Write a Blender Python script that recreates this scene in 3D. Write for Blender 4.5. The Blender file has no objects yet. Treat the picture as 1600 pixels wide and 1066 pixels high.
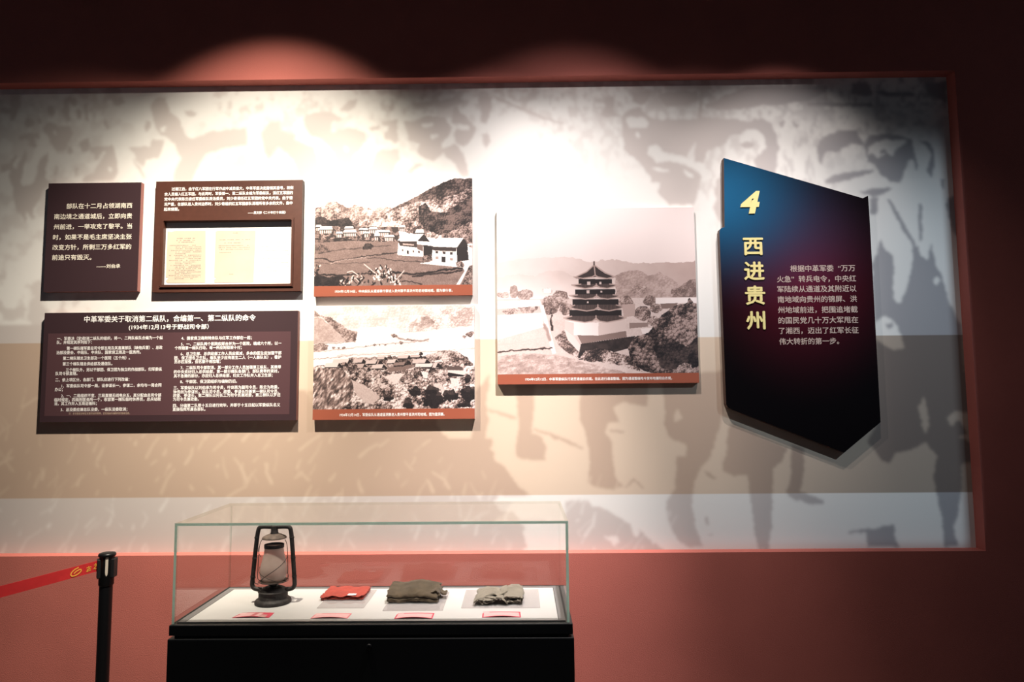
import bpy, bmesh, math, random
import numpy as np
from mathutils import Matrix, Vector, noise

S = bpy.context.scene
COL = S.collection
rng = np.random.default_rng(11)
random.seed(11)

# ------------------------------------------------------------------ camera, light, exposure
cam_d = bpy.data.cameras.new('camera'); cam_d.sensor_width = 36.0
cam_d.lens = 1066.28 / 1600 * 36.0; cam_d.clip_start = 0.02
cam = bpy.data.objects.new('camera', cam_d); COL.objects.link(cam)
cr, cu, cf = (Vector((0.999901, 0.011465, -0.008153)), Vector((0.009082, -0.083447, 0.996471)), Vector((-0.010744, 0.996446, 0.083543)))
cam.matrix_world = Matrix(((cr.x, cu.x, -cf.x, 0.0), (cr.y, cu.y, -cf.y, -3.5), (cr.z, cu.z, -cf.z, 1.65), (0, 0, 0, 1)))
S.camera = cam
S.view_settings.view_transform = 'Standard'; S.view_settings.look = 'None'
S.view_settings.exposure = 0.18; S.view_settings.gamma = 1.0; S.view_settings.use_curve_mapping = False
S.cycles.max_bounces = 10; S.cycles.transparent_max_bounces = 16
S.cycles.sample_clamp_indirect = 4.0

w = bpy.data.worlds.new('gallery_gloom'); S.world = w; w.use_nodes = True
w.node_tree.nodes['Background'].inputs[0].default_value = (0.75, 0.82, 1.0, 1)
w.node_tree.nodes['Background'].inputs[1].default_value = 0.042

def spot(name, loc, target, power, color, size, blend, radius=0.03):
    l = bpy.data.lights.new(name, 'SPOT'); l.energy = power; l.color = color
    l.spot_size = math.radians(size); l.spot_blend = blend; l.shadow_soft_size = radius
    o = bpy.data.objects.new(name, l); COL.objects.link(o); o.location = loc
    o.rotation_euler = (Vector(target) - Vector(loc)).to_track_quat('-Z', 'Y').to_euler()
    return o

# three ceiling track spots along the wall: each stacks several beams, some added only as fill
WARM, NEUT, COOL = (1.0, 0.89, 0.75), (1.0, 0.91, 0.88), (0.70, 0.86, 1.0)
LAMPS = []
for nm, x, c, heads in (('warm', -1.2, WARM, [(-.15, 1.0, 97, .5, 72), (-.5, .6, 40, 1, 280), (-.5, .2, 84, 1, 120), (-.4, 1.1, 60, 1, 95), (-.1, 2.45, 80, .55, 56), (.6, 2.65, 46, 1, 36), (-1.0, 2.6, 46, 1, 24), (-.5, .2, 110, .5, 20), (-1.2, 1.3, 60, 1, 125), (-1.6, 2.2, 56, 1, 36), (.4, 1.9, 56, 1, 150)]),
                        ('white', 0.3, NEUT, [(-.1, 2.4, 54, 1, 66), (-.6, 2.7, 46, 1, 32), (.8, 2.65, 46, 1, 22), (-.5, .2, 40, 1, 480), (.4, 2.1, 60, 1, 24), (.4, 2.1, 40, 1, 40), (-.05, 2.3, 82, 1, 34), (.3, 1.1, 97, .5, 22), (-.5, 2.3, 60, 1, 40), (.25, .1, 42, 1, 95), (-.7, 1.8, 50, 1, 55)]),
                        ('far', 1.3, NEUT, [(0, 2.3, 40, 1, 75), (.05, 2.5, 58, 1, 60), (0, 1.3, 92, .5, 7)])):
    for ax, az, sz, bl, p in heads:
        LAMPS.append(('track_spot_' + nm, (x, -1.1, 3.75), (x + ax, 0, az), p, c, sz, bl))
for n, lo, ta, p, c, sz, bl in LAMPS: spot(n, lo, ta, p, c, sz, bl)
# cool lamp off to the right; an unseen gate added below crops it to the recess
PROJ = Vector((3.1, -2.4, 3.6))
spot('cool_side_lamp', PROJ, (1.85, 0, 1.50), 165, COOL, 54, 1.0, 0.004)

# ------------------------------------------------------------------ helpers
def tag(o, label=None, cat=None, group=None, kind=None):
    for k, v in (('label', label), ('category', cat), ('group', group), ('kind', kind)):
        if v: o[k] = v
    return o

def thing(name, loc, label, cat, group=None):
    o = bpy.data.objects.new(name, None); o.empty_display_size = 0.05
    COL.objects.link(o); o.location = loc
    return tag(o, label, cat, group)

def wloc(o):
    v = Vector((0, 0, 0))
    while o is not None: v = v + Vector(o.location); o = o.parent
    return v

def part(name, data, mat, parent=None, smooth=False, label=None):
    """data = bmesh or (verts, faces) in world metres; links ONE mesh object"""
    me = bpy.data.meshes.new(name)
    if isinstance(data, bmesh.types.BMesh): data.to_mesh(me); data.free()
    else: me.from_pydata([tuple(v) for v in data[0]], [], data[1])
    off = wloc(parent) if parent else Vector((0, 0, 0))
    if off.length: me.transform(Matrix.Translation(-off))
    for m in (mat if isinstance(mat, (list, tuple)) else [mat]): me.materials.append(m)
    if smooth:
        me.polygons.foreach_set('use_smooth', [True] * len(me.polygons)); me.update()
        me.set_sharp_from_angle(angle=math.radians(48))
    me.update()
    o = bpy.data.objects.new(name, me); COL.objects.link(o)
    if parent: o.parent = parent
    if label: o['label'] = label
    return o

def bbox(x0, x1, y0, y1, z0, z1, bev=0.0, bm=None, seg=2):
    b = bmesh.new()
    r = bmesh.ops.create_cube(b, size=1.0)
    bmesh.ops.scale(b, vec=(x1 - x0, y1 - y0, z1 - z0), verts=b.verts)
    bmesh.ops.translate(b, vec=((x0 + x1) / 2, (y0 + y1) / 2, (z0 + z1) / 2), verts=b.verts)
    if bev: bmesh.ops.bevel(b, geom=list(b.edges), offset=bev, segments=seg, affect='EDGES', profile=0.5)
    if bm is None: return b
    me = bpy.data.meshes.new('tmp'); b.to_mesh(me); b.free(); bm.from_mesh(me); bpy.data.meshes.remove(me)
    return bm

def prism(poly, y0, y1, bev=0.0):
    """x,z outline extruded from y0 (front) to y1"""
    b = bmesh.new()
    f = b.faces.new([b.verts.new((x, y0, z)) for x, z in poly])
    r = bmesh.ops.extrude_face_region(b, geom=[f])
    bmesh.ops.translate(b, vec=(0, y1 - y0, 0), verts=[v for v in r['geom'] if isinstance(v, bmesh.types.BMVert)])
    bmesh.ops.recalc_face_normals(b, faces=b.faces)
    if bev:
        e = [e for e in b.edges if all(abs(v.co.y - y0) < 1e-6 for v in e.verts)]
        bmesh.ops.bevel(b, geom=e, offset=bev, segments=2, affect='EDGES', profile=0.5)
    return b

def lathe(prof, c, n=40, closed=False):
    vs, fs = [], []
    for r, z in prof:
        for k in range(n):
            a = 2 * math.pi * k / n
            vs.append((c[0] + r * math.cos(a), c[1] + r * math.sin(a), c[2] + z))
    m = len(prof)
    for i in range(m if closed else m - 1):
        j = (i + 1) % m
        for k in range(n):
            q = (k + 1) % n
            fs.append((i * n + k, i * n + q, j * n + q, j * n + k))
    if not closed:
        if prof[0][0] > 0: fs.append(tuple(range(n))[::-1])
        if prof[-1][0] > 0: fs.append(tuple((m - 1) * n + k for k in range(n)))
    return vs, fs

def smooth_path(pts, sub=6):
    P = [Vector(p) for p in pts]; out = []
    for i in range(len(P) - 1):
        p0, p1, p2, p3 = P[max(i - 1, 0)], P[i], P[i + 1], P[min(i + 2, len(P) - 1)]
        for s in range(sub):
            t = s / sub
            out.append(0.5 * ((2 * p1) + (p2 - p0) * t + (2 * p0 - 5 * p1 + 4 * p2 - p3) * t * t + (3 * p1 - p0 - 3 * p2 + p3) * t ** 3))
    out.append(P[-1]); return out

def tube(path, r, n=12, flat=1.0):
    path = [Vector(p) for p in path]; vs, fs = [], []
    up = None
    for i, p in enumerate(path):
        t = (path[min(i + 1, len(path) - 1)] - path[max(i - 1, 0)]).normalized()
        if up is None: up = Vector((0, 1, 0)) if abs(t.y) < 0.9 else Vector((1, 0, 0))
        a = t.cross(up).normalized(); up = a.cross(t).normalized()
        rr = r[i] if isinstance(r, (list, tuple)) else r
        for k in range(n):
            an = 2 * math.pi * k / n
            vs.append(p + a * (rr * math.cos(an)) + up * (rr * flat * math.sin(an)))
    m = len(path)
    for i in range(m - 1):
        for k in range(n):
            q = (k + 1) % n
            fs.append((i * n + k, i * n + q, (i + 1) * n + q, (i + 1) * n + k))
    fs.append(tuple(range(n))[::-1]); fs.append(tuple((m - 1) * n + k for k in range(n)))
    return [tuple(v) for v in vs], fs

def join(*ds):
    vs, fs = [], []
    for v, f in ds:
        o = len(vs); vs += list(v); fs += [tuple(i + o for i in q) for q in f]
    return vs, fs

# ------------------------------------------------------------------ materials
def mat(name, col, rough=0.6, metal=0.0, spec=0.5, var=0.0, vscale=6.0, bump=0.0, bscale=80.0, coat=0.0, sheen=0.0):
    m = bpy.data.materials.new(name); m.use_nodes = True
    nt = m.node_tree; b = nt.nodes['Principled BSDF']
    b.inputs['Base Color'].default_value = (*col, 1); b.inputs['Roughness'].default_value = rough
    b.inputs['Metallic'].default_value = metal; b.inputs['Specular IOR Level'].default_value = spec
    b.inputs['Coat Weight'].default_value = coat; b.inputs['Sheen Weight'].default_value = sheen
    tc = nt.nodes.new('ShaderNodeTexCoord')
    if var:
        n = nt.nodes.new('ShaderNodeTexNoise'); n.inputs['Scale'].default_value = vscale; n.inputs['Detail'].default_value = 6
        nt.links.new(tc.outputs['Object'], n.inputs['Vector'])
        r = nt.nodes.new('ShaderNodeValToRGB')
        r.color_ramp.elements[0].position = 0.3; r.color_ramp.elements[1].position = 0.7
        r.color_ramp.elements[0].color = (*[c * (1 - var) for c in col], 1)
        r.color_ramp.elements[1].color = (*[min(1, c * (1 + var)) for c in col], 1)
        nt.links.new(n.outputs['Fac'], r.inputs['Fac']); nt.links.new(r.outputs['Color'], b.inputs['Base Color'])
    if bump:
        n2 = nt.nodes.new('ShaderNodeTexNoise'); n2.inputs['Scale'].default_value = bscale; n2.inputs['Detail'].default_value = 4
        nt.links.new(tc.outputs['Object'], n2.inputs['Vector'])
        bp = nt.nodes.new('ShaderNodeBump'); bp.inputs['Strength'].default_value = bump; bp.inputs['Distance'].default_value = 0.004
        nt.links.new(n2.outputs['Fac'], bp.inputs['Height']); nt.links.new(bp.outputs['Normal'], b.inputs['Normal'])
    return m

def print_mat(name, rough=0.6, spec=0.3):
    m = bpy.data.materials.new(name); m.use_nodes = True; nt = m.node_tree
    a = nt.nodes.new('ShaderNodeVertexColor'); a.layer_name = 'ink'
    b = nt.nodes['Principled BSDF']; b.inputs['Roughness'].default_value = rough; b.inputs['Specular IOR Level'].default_value = spec
    nt.links.new(a.outputs['Color'], b.inputs['Base Color'])
    return m

def glass_mat(name, tint, ior=1.5, gain=1.0, veil=0.0):
    m = bpy.data.materials.new(name); m.use_nodes = True; nt = m.node_tree; nt.nodes.clear()
    out = nt.nodes.new('ShaderNodeOutputMaterial'); mx = nt.nodes.new('ShaderNodeMixShader')
    tr = nt.nodes.new('ShaderNodeBsdfTransparent'); tr.inputs[0].default_value = (*tint, 1)
    gl = nt.nodes.new('ShaderNodeBsdfGlossy'); gl.inputs['Roughness'].default_value = 0.0; gl.inputs[0].default_value = (gain, gain, gain, 1)
    fr = nt.nodes.new('ShaderNodeFresnel'); fr.inputs[0].default_value = ior
    ge = nt.nodes.new('ShaderNodeNewGeometry'); inv = nt.nodes.new('ShaderNodeMath'); inv.operation = 'SUBTRACT'; inv.inputs[0].default_value = 1.0
    nt.links.new(ge.outputs['Backfacing'], inv.inputs[1]); mu_ = nt.nodes.new('ShaderNodeMath'); mu_.operation = 'MULTIPLY'
    nt.links.new(fr.outputs[0], mu_.inputs[0]); nt.links.new(inv.outputs[0], mu_.inputs[1]); nt.links.new(mu_.outputs[0], mx.inputs[0]); nt.links.new(tr.outputs[0], mx.inputs[1]); nt.links.new(gl.outputs[0], mx.inputs[2])
    last = mx
    if veil:
        d = nt.nodes.new('ShaderNodeBsdfDiffuse'); d.inputs[0].default_value = (0.8, 0.8, 0.8, 1)
        m2 = nt.nodes.new('ShaderNodeMixShader'); m2.inputs[0].default_value = veil
        nt.links.new(mx.outputs[0], m2.inputs[1]); nt.links.new(d.outputs[0], m2.inputs[2]); last = m2
    nt.links.new(last.outputs[0], out.inputs[0])
    return m

def edge_mat(name, col):
    m = bpy.data.materials.new(name); m.use_nodes = True; nt = m.node_tree; nt.nodes.clear()
    out = nt.nodes.new('ShaderNodeOutputMaterial'); mx = nt.nodes.new('ShaderNodeMixShader'); mx.inputs[0].default_value = 0.6
    d = nt.nodes.new('ShaderNodeBsdfDiffuse'); d.inputs[0].default_value = (*col, 1)
    t = nt.nodes.new('ShaderNodeBsdfTranslucent'); t.inputs[0].default_value = (*col, 1)
    nt.links.new(d.outputs[0], mx.inputs[1]); nt.links.new(t.outputs[0], mx.inputs[2]); nt.links.new(mx.outputs[0], out.inputs[0])
    return m

M = dict(
    red=mat('red_stucco', (0.52, 0.155, 0.125), 0.75, spec=0.25, var=0.05, vscale=3, bump=0.38, bscale=240),
    floor=mat('floor_stone', (0.10, 0.09, 0.085), 0.4, var=0.2, vscale=3),
    backing=mat('plaster', (0.6, 0.6, 0.58), 0.8),
    plum=mat('plum_board', (0.038, 0.0195, 0.0235), 0.5, spec=0.35),
    plum_side=mat('plum_board_edge', (0.26, 0.10, 0.085), 0.6),
    plum_in=mat('plum_field', (0.074, 0.035, 0.040), 0.5, spec=0.35),
    brown=mat('brown_frame', (0.072, 0.026, 0.017), 0.45, spec=0.4, var=0.08, vscale=40),
    rust=mat('rust_caption', (0.30, 0.082, 0.046), 0.55, spec=0.3),
    rust_side=mat('rust_edge', (0.24, 0.085, 0.06), 0.6),
    pale_edge=mat('print_edge', (0.66, 0.58, 0.55), 0.6),
    ivory=mat('ivory_ink', (0.80, 0.74, 0.62), 0.6),
    white=mat('white_ink', (0.86, 0.84, 0.82), 0.6),
    tan_ink=mat('tan_ink', (0.48, 0.36, 0.27), 0.6),
    dim_ink=mat('dim_ink', (0.46, 0.35, 0.30), 0.6),
    gold=mat('gold_letter', (0.72, 0.62, 0.26), 0.4, spec=0.5),
    sheet=mat('white_sheet', (0.76, 0.75, 0.72), 0.7),
    manuscript=mat('aged_paper', (0.60, 0.475, 0.36), 0.8, var=0.05, vscale=14),
    pencil=mat('faint_ink', (0.30, 0.26, 0.22), 0.8),
    black=mat('black_steel', (0.0045, 0.0055, 0.007), 0.42, spec=0.35),
    gap=mat('black_recess', (0.003, 0.003, 0.004), 0.6),
    rimgrey=mat('grey_rail', (0.17, 0.165, 0.165), 0.45),
    deck=mat('white_deck', (0.56, 0.545, 0.53), 0.55, spec=0.3),
    glass=glass_mat('clear_glass', (0.992, 0.998, 0.995), 1.6),
    edge=edge_mat('green_glass_edge', (0.56, 0.92, 0.84)),
    clearedge=glass_mat('clear_glass_edge', (0.82, 0.87, 0.85), 1.05),
    acrylic=glass_mat('acrylic', (0.90, 0.88, 0.88), 1.45, veil=0.10),
    iron=mat('old_iron', (0.034, 0.029, 0.027), 0.6, metal=0.25, var=0.5, vscale=60, bump=0.4, bscale=150),
    rustiron=mat('rusty_iron', (0.15, 0.11, 0.088), 0.7, metal=0.2, var=0.35, vscale=50, bump=0.4, bscale=150),
    wire=mat('rusty_wire', (0.05, 0.035, 0.03), 0.6, metal=0.3),
    redcloth=mat('red_cloth', (0.40, 0.062, 0.043), 0.9, spec=0.1, var=0.12, vscale=30, bump=0.5, bscale=600, sheen=0.2),
    olive=mat('olive_cloth', (0.086, 0.064, 0.041), 0.95, spec=0.1, var=0.28, vscale=22, bump=0.6, bscale=500, sheen=0.2),
    greycloth=mat('grey_cloth', (0.25, 0.22, 0.175), 0.95, spec=0.1, var=0.12, vscale=25, bump=0.5, bscale=500, sheen=0.2),
    tagpaper=mat('tag_paper', (0.80, 0.86, 0.86), 0.7),
    belt=mat('red_belt', (0.56, 0.028, 0.032), 0.6, spec=0.3, var=0.05, vscale=30),
    beltmark=mat('yellow_mark', (0.82, 0.40, 0.06), 0.6),
    chrome=mat('black_gloss', (0.005, 0.005, 0.006), 0.36, spec=0.28),
    highlight=mat('head_highlight', (0.62, 0.56, 0.48), 0.4),
    print=print_mat('print_ink'), mural=print_mat('mural_ink', 0.75, 0.2),
)
MURAL=[
(1,[(-2531,3106),(-2502,3141),(-2467,3127),(-2441,3113),(-2390,3117),(-2366,3077),(-2377,3034),(-2394,3025),(-2401,2982),(-2452,2978),(-2479,3017),(-2499,3062),(-2525,3079)]),
(1,[(-2653,3063),(-2620,3081),(-2551,3071),(-2545,3045),(-2571,3054),(-2552,3010),(-2572,2992),(-2599,3019),(-2596,3045),(-2643,3037)]),
(1,[(-2334,3016),(-2309,3042),(-2275,3046),(-2272,2980),(-2306,2967),(-2324,2998)]),
(1,[(-2635,3134),(-2611,3164),(-2580,3142),(-2574,3111),(-2617,3107)]),
(1,[(-2426,3254),(-2405,3263),(-2385,3192),(-2383,3152),(-2399,3139),(-2423,3184)]),
(1,[(-2506,3220),(-2481,3229),(-2466,3193),(-2478,3167),(-2500,3180)]),
(1,[(-2423,3268),(-2397,3276),(-2358,3267),(-2352,3227),(-2373,3218),(-2396,3245)]),
(1,[(-2355,3200),(-2338,3209),(-2324,3182),(-2327,3152),(-2344,3156)]),
(1,[(-2318,3235),(-2292,3244),(-2294,3191),(-2279,3138),(-2305,3147)]),
(1,[(-2206,3137),(-2185,3141),(-2166,3097),(-2178,3093),(-2197,3115)]),
(1,[(-2717,3294),(-2657,3297),(-2658,3231),(-2684,3152),(-2705,3152)]),
(1,[(-2765,3223),(-2704,3218),(-2711,3187),(-2763,3188)]),
(1,[(-2568,3155),(-2547,3163),(-2535,3137),(-2553,3125)]),
(1,[(-2397,2999),(-2376,3003),(-2361,2968),(-2378,2955)]),
(1,[(-2543,2922),(-2494,2974),(-2492,2930),(-2507,2878),(-2500,2826),(-2461,2813),(-2444,2825),(-2444,2808),(-2486,2804),(-2485,2783),(-2506,2774),(-2516,2731),(-2540,2697),(-2556,2663),(-2549,2620),(-2565,2607),(-2576,2641),(-2593,2654),(-2594,2577),(-2609,2620),(-2645,2655),(-2671,2759),(-2693,2846),(-2686,2880),(-2745,2864),(-2748,2907),(-2697,2915),(-2665,2967),(-2655,2941),(-2683,2898),(-2661,2885),(-2622,2967),(-2611,3002),(-2608,2932),(-2626,2862),(-2631,2810),(-2613,2784),(-2559,2809),(-2549,2861)]),
(1,[(-2272,2989),(-2239,3001),(-2196,2996),(-2154,3009),(-2139,2974),(-2124,2908),(-2117,2848),(-2145,2809),(-2307,2811),(-2292,2841),(-2266,2849),(-2241,2858),(-2234,2892),(-2202,2935),(-2186,2970),(-2203,2970),(-2227,2927),(-2244,2919),(-2246,2962),(-2267,2971)]),
(1,[(-1956,3222),(-1923,3265),(-1872,3269),(-1852,3185),(-1808,3158),(-1753,3043),(-1719,3039),(-1618,3077),(-1533,3089),(-1439,3092),(-1432,2996),(-1555,2980),(-1648,2955),(-1689,2886),(-1720,2800),(-1822,2801),(-1808,2887),(-1783,2922),(-1820,3009),(-1847,3036),(-1890,3054),(-1922,3098),(-1936,3151)]),
(1,[(-2068,2995),(-2025,2999),(-1948,2998),(-1945,3037),(-1872,3027),(-1888,2975),(-1903,2932),(-1971,2924),(-1986,2881),(-2022,2925),(-2032,2960),(-2054,2977)]),
(1,[(-1975,3143),(-1949,3138),(-1952,3098),(-1972,3072),(-1986,3090)]),
(1,[(-2044,2934),(-2031,2933),(-1967,2828),(-1980,2820)]),
(1,[(-2345,2885),(-2328,2894),(-2334,2841),(-2347,2842)]),
(1,[(-2456,2895),(-2443,2895),(-2441,2843),(-2453,2834)]),
(1,[(-2173,3260),(-2113,3272),(-2094,3241),(-2136,3220)]),
(1,[(-1775,3184),(-1732,3192),(-1697,3174),(-1748,3153)]),
(0,[(-2474,3083),(-2457,3087),(-2452,3070),(-2466,3068)]),
(0,[(-1900,3098),(-1867,3110),(-1874,3080),(-1895,3076)]),
(0,[(-2165,2883),(-2149,2887),(-2148,2865),(-2163,2864)]),
(1,[(-1137,3132),(-1116,3162),(-1048,3179),(-988,3174),(-924,3133),(-945,3120),(-979,3121),(-991,3069),(-978,3051),(-1020,3025),(-1088,3035),(-1123,3088)]),
(1,[(-1021,3052),(-944,3077),(-877,3085),(-808,3058),(-799,3014),(-841,2954),(-870,2928),(-874,2841),(-907,2811),(-959,2877),(-968,2946),(-1029,3017)]),
(1,[(-773,2883),(-748,2952),(-706,2969),(-629,2968),(-621,2907),(-646,2873),(-662,2809),(-747,2810),(-760,2831),(-815,2867)]),
(1,[(-715,3118),(-639,3130),(-630,3012),(-647,2995),(-664,3012),(-706,3021),(-715,3056),(-689,3065),(-681,3091),(-715,3100)]),
(1,[(-605,3125),(-545,3115),(-469,3149),(-384,3131),(-342,3078),(-367,3035),(-401,2991),(-393,2939),(-443,2897),(-494,2915),(-532,2950),(-520,2993),(-579,3011),(-588,3081)]),
(1,[(-554,3212),(-486,3229),(-384,3232),(-316,3253),(-282,3226),(-333,3200),(-384,3183),(-452,3193),(-537,3190)]),
(1,[(-342,3191),(-316,3182),(-248,3111),(-215,3076),(-240,3016),(-283,2973),(-325,2991),(-333,3043),(-316,3077),(-350,3113)]),
(1,[(-206,3251),(-129,3250),(-146,3163),(-164,3093),(-198,3111),(-197,3190)]),
(1,[(-595,2838),(-536,2889),(-494,2880),(-536,2854),(-561,2825)]),
(1,[(-401,2965),(-333,2991),(-283,2938),(-258,2817),(-291,2804),(-333,2887),(-376,2913)]),
(1,[(-946,3182),(-895,3234),(-844,3242),(-852,3207),(-886,3172)]),
(1,[(-682,3205),(-656,3222),(-656,3178),(-682,3178)]),
(1,[(-1361,3056),(-1320,3125),(-1260,3125),(-1259,3081),(-1174,3053),(-1182,3027),(-1071,2982),(-1043,2878),(-1068,2813),(-1161,2814),(-1180,2914),(-1266,2985),(-1316,2916),(-1333,2951)]),
(1,[(-189,3041),(-156,3049),(-143,3006),(-164,2962),(-185,2989)]),
(1,[(-792,3084),(-724,3100),(-728,3074),(-779,3066)]),
(0,[(-511,3102),(-443,3107),(-452,3086),(-503,3084)]),
(0,[(-460,3044),(-418,3040),(-426,3022),(-452,3018)]),
(0,[(-325,3099),(-257,3094),(-257,3068),(-308,3069)]),
(0,[(-926,2981),(-901,2980),(-896,2959),(-917,2959)]),
(1,[(-146,3268),(-112,3250),(158,3124),(251,3105),(242,3092),(133,3120),(-112,3232)]),
(1,[(555,3136),(590,3166),(649,3178),(699,3125),(765,3107),(951,3113),(973,3270),(990,3270),(976,3122),(1186,3102),(1183,3024),(1125,3042),(1097,2973),(1047,2956),(996,2939),(977,2871),(927,2888),(939,2992),(886,2906),(769,2934),(728,2977),(686,2961),(677,2926),(726,2874),(793,2890),(893,2854),(958,2811),(948,2751),(920,2649),(787,2650),(722,2719),(691,2805),(642,2875),(560,2945),(553,3032)]),
(1,[(752,3238),(787,3264),(956,3266),(962,3209),(869,3184),(784,3185)]),
(1,[(987,3183),(1107,3242),(1192,3259),(1188,3163),(1037,3160)]),
(1,[(464,3233),(515,3237),(518,3189),(505,3154),(555,3127),(479,3128),(429,3138),(463,3172)]),
(1,[(609,3258),(711,3274),(684,3204),(649,3187),(608,3205)]),
(1,[(1093,2852),(1081,2502),(1015,2630),(1038,2681),(1023,2733),(1041,2784)]),
(0,[(572,3110),(589,3125),(673,3121),(693,3091),(680,3069),(596,3066)]),
(0,[(625,3031),(638,3043),(649,3009),(628,3009)]),
(0,[(700,2848),(734,2852),(796,2834),(791,2826),(733,2835)]),
(0,[(698,2771),(740,2770),(730,2711),(713,2719)]),
(0,[(871,2837),(920,2803),(912,2790),(875,2812)]),
(0,[(686,2952),(720,2960),(744,2925),(877,2898),(968,2854),(959,2819),(885,2863),(802,2890),(726,2874)]),
(1,[(990,3171),(1044,3216),(1152,3252),(1215,3288),(1649,3282),(1629,3245),(1539,3205),(1415,3184),(1300,3181),(1184,3164),(1051,3157)]),
(1,[(1773,3298),(1853,3297),(1876,3233),(1858,3219),(1761,3234)]),
(1,[(1885,3246),(1939,3255),(1982,3241),(2097,3239),(2095,3216),(1981,3218),(1919,3223)]),
(1,[(2153,3293),(2267,3296),(2260,3182),(2201,3210),(2166,3220)]),
(1,[(1005,3107),(1173,3100),(1217,3095),(1288,3112),(1340,3075),(1364,3020),(1370,2947),(1346,2803),(1260,2822),(1235,2877),(1263,2912),(1308,2948),(1294,3021),(1268,3044),(1207,3054),(1161,3023),(1073,3024),(1002,2997)]),
(1,[(1168,2968),(1195,2986),(1239,2976),(1238,2949),(1194,2945),(1176,2950)]),
(1,[(1568,2954),(1591,2990),(1646,3026),(1708,3043),(1782,3035),(1793,2996),(1818,2960),(1800,2951),(1757,2965),(1703,2943),(1685,2925),(1615,2926),(1595,2890),(1594,2850),(1574,2891)]),
(1,[(1603,2773),(1652,2799),(1749,2816),(1855,2828),(1862,2806),(1765,2780),(1659,2754),(1607,2753)]),
(1,[(1818,2960),(1847,3005),(1909,3020),(1996,3012),(2065,2984),(2078,2920),(2092,2848),(2081,2812),(2068,2884),(2040,2867),(2009,2777),(1990,2750),(1939,2760),(1888,2797),(1865,2851),(1831,2869)]),
(1,[(1770,2704),(1849,2725),(1954,2724),(1918,2698),(1847,2680),(1830,2690)]),
(1,[(2099,2975),(2143,2978),(2176,2937),(2181,2883),(2157,2775),(2133,2812),(2144,2847),(2165,2901),(2141,2947)]),
(1,[(1921,2671),(1938,2662),(2003,2509),(2035,2456),(2025,2447),(1993,2492)]),
(1,[(2089,2642),(2101,2633),(2091,2455),(2078,2456)]),
(1,[(2229,2667),(2273,2684),(2272,2524),(2245,2507),(2233,2596)]),
(1,[(2201,2775),(2226,2766),(2215,2716),(2199,2739)]),
(1,[(1375,3084),(1411,3102),(1405,3065),(1383,3056)]),
(1,[(1438,3097),(1489,3064),(1462,3055)]),
(1,[(1521,3192),(1882,3182),(1872,3164),(1538,3173)]),
(1,[(1829,2672),(1873,2680),(1868,2582),(1833,2582)]),
(0,[(1839,2942),(1880,2973),(1933,2990),(1968,2976),(2038,2984),(2037,2962),(1983,2940),(1963,2895),(1929,2913),(1884,2887),(1859,2914),(1832,2901)]),
(1,[(1895,2923),(1930,2931),(1938,2913),(1903,2909)]),
(1,[(1833,2502),(1876,2472),(1897,2401),(1935,2370),(1940,2280),(1925,2200),(1932,2140),(1972,2149),(2005,2219),(2031,2319),(2046,2409),(2071,2419),(2073,2369),(2111,2343),(2141,2438),(2149,2318),(2176,2277),(2207,2137),(2258,2017),(2264,1953),(2263,1639),(1808,1643),(1822,2012),(1823,2301)]),
(1,[(1930,2654),(1945,2654),(2039,2460),(2028,2450),(1983,2531)]),
(1,[(2084,2642),(2099,2642),(2082,2449),(2072,2439)]),
(1,[(2222,2640),(2263,2650),(2271,2457),(2240,2518)]),
(1,[(2028,2450),(2048,2460),(2079,2298),(2058,2278)]),
(0,[(2140,2247),(2160,2257),(2173,2232),(2152,2212),(2138,2222)]),
(0,[(1822,2012),(1859,2051),(1878,2051),(1925,2021),(1967,1892),(1918,1882),(1851,1913),(1818,1933)]),
(0,[(1837,2584),(1872,2593),(1879,2522),(1875,2451),(1834,2331),(1825,2341)]),
(0,[(1923,2155),(1963,2164),(1971,2129),(1941,2120)]),
(1,[(1876,2011),(1916,2021),(1914,1991),(1884,1986)]),
(1,[(1815,1773),(2271,1769),(2278,1574),(2227,1526),(2261,1449),(2212,1439),(2268,1410),(2271,1305),(2218,1305),(2214,1172),(2187,1039),(2166,1002),(2163,964),(2178,894),(2102,894),(2109,1011),(2080,1173),(2075,1239),(2100,1344),(2064,1383),(2047,1412),(1977,1374),(1889,1355),(1858,1308),(1820,1317),(1793,1366),(1748,1414),(1799,1481)]),
(1,[(1053,1497),(1083,1516),(1350,1388),(1318,1321),(1278,1283),(1269,1178),(1257,1007),(1233,885),(1181,885),(1163,1046),(1149,1179),(1151,1255),(1083,1246),(1026,1266),(1023,1314),(1050,1390)]),
(1,[(1370,1407),(1437,1387),(1426,1253),(1408,1168),(1522,1129),(1521,1105),(1434,1110),(1359,1139),(1331,1168),(1363,1235)]),
(1,[(1634,967),(1706,981),(1865,1004),(1871,928),(1893,895),(1731,896),(1725,967),(1638,960)]),
(1,[(927,1047),(942,1047),(941,1009),(929,1009)]),
(1,[(934,957),(963,964),(966,957),(939,951)]),
(1,[(925,1281),(949,1271),(987,1242),(977,1232),(939,1257)]),
(0,[(2018,1586),(2055,1644),(2070,1489),(2044,1455),(2033,1508)]),
(0,[(2160,1536),(2210,1570),(2249,1560),(2256,1526),(2207,1517),(2186,1488)]),
(1,[(-230,1684),(-149,1779),(-174,1618),(-160,1542),(-170,1476),(-189,1420),(-265,1411),(-245,1476),(-231,1571)]),
(1,[(-25,1759),(80,1758),(68,1540),(58,1474),(105,1455),(133,1408),(122,1333),(9,1339),(-28,1362),(-18,1428),(-8,1541)]),
(1,[(313,1756),(660,1753),(647,1601),(609,1611),(524,1626),(476,1603),(494,1556),(503,1527),(446,1518),(436,1471),(464,1434),(471,1321),(479,1247),(515,1200),(468,1182),(393,1192),(337,1220),(348,1285),(349,1378),(332,1472),(300,1548)]),
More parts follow.
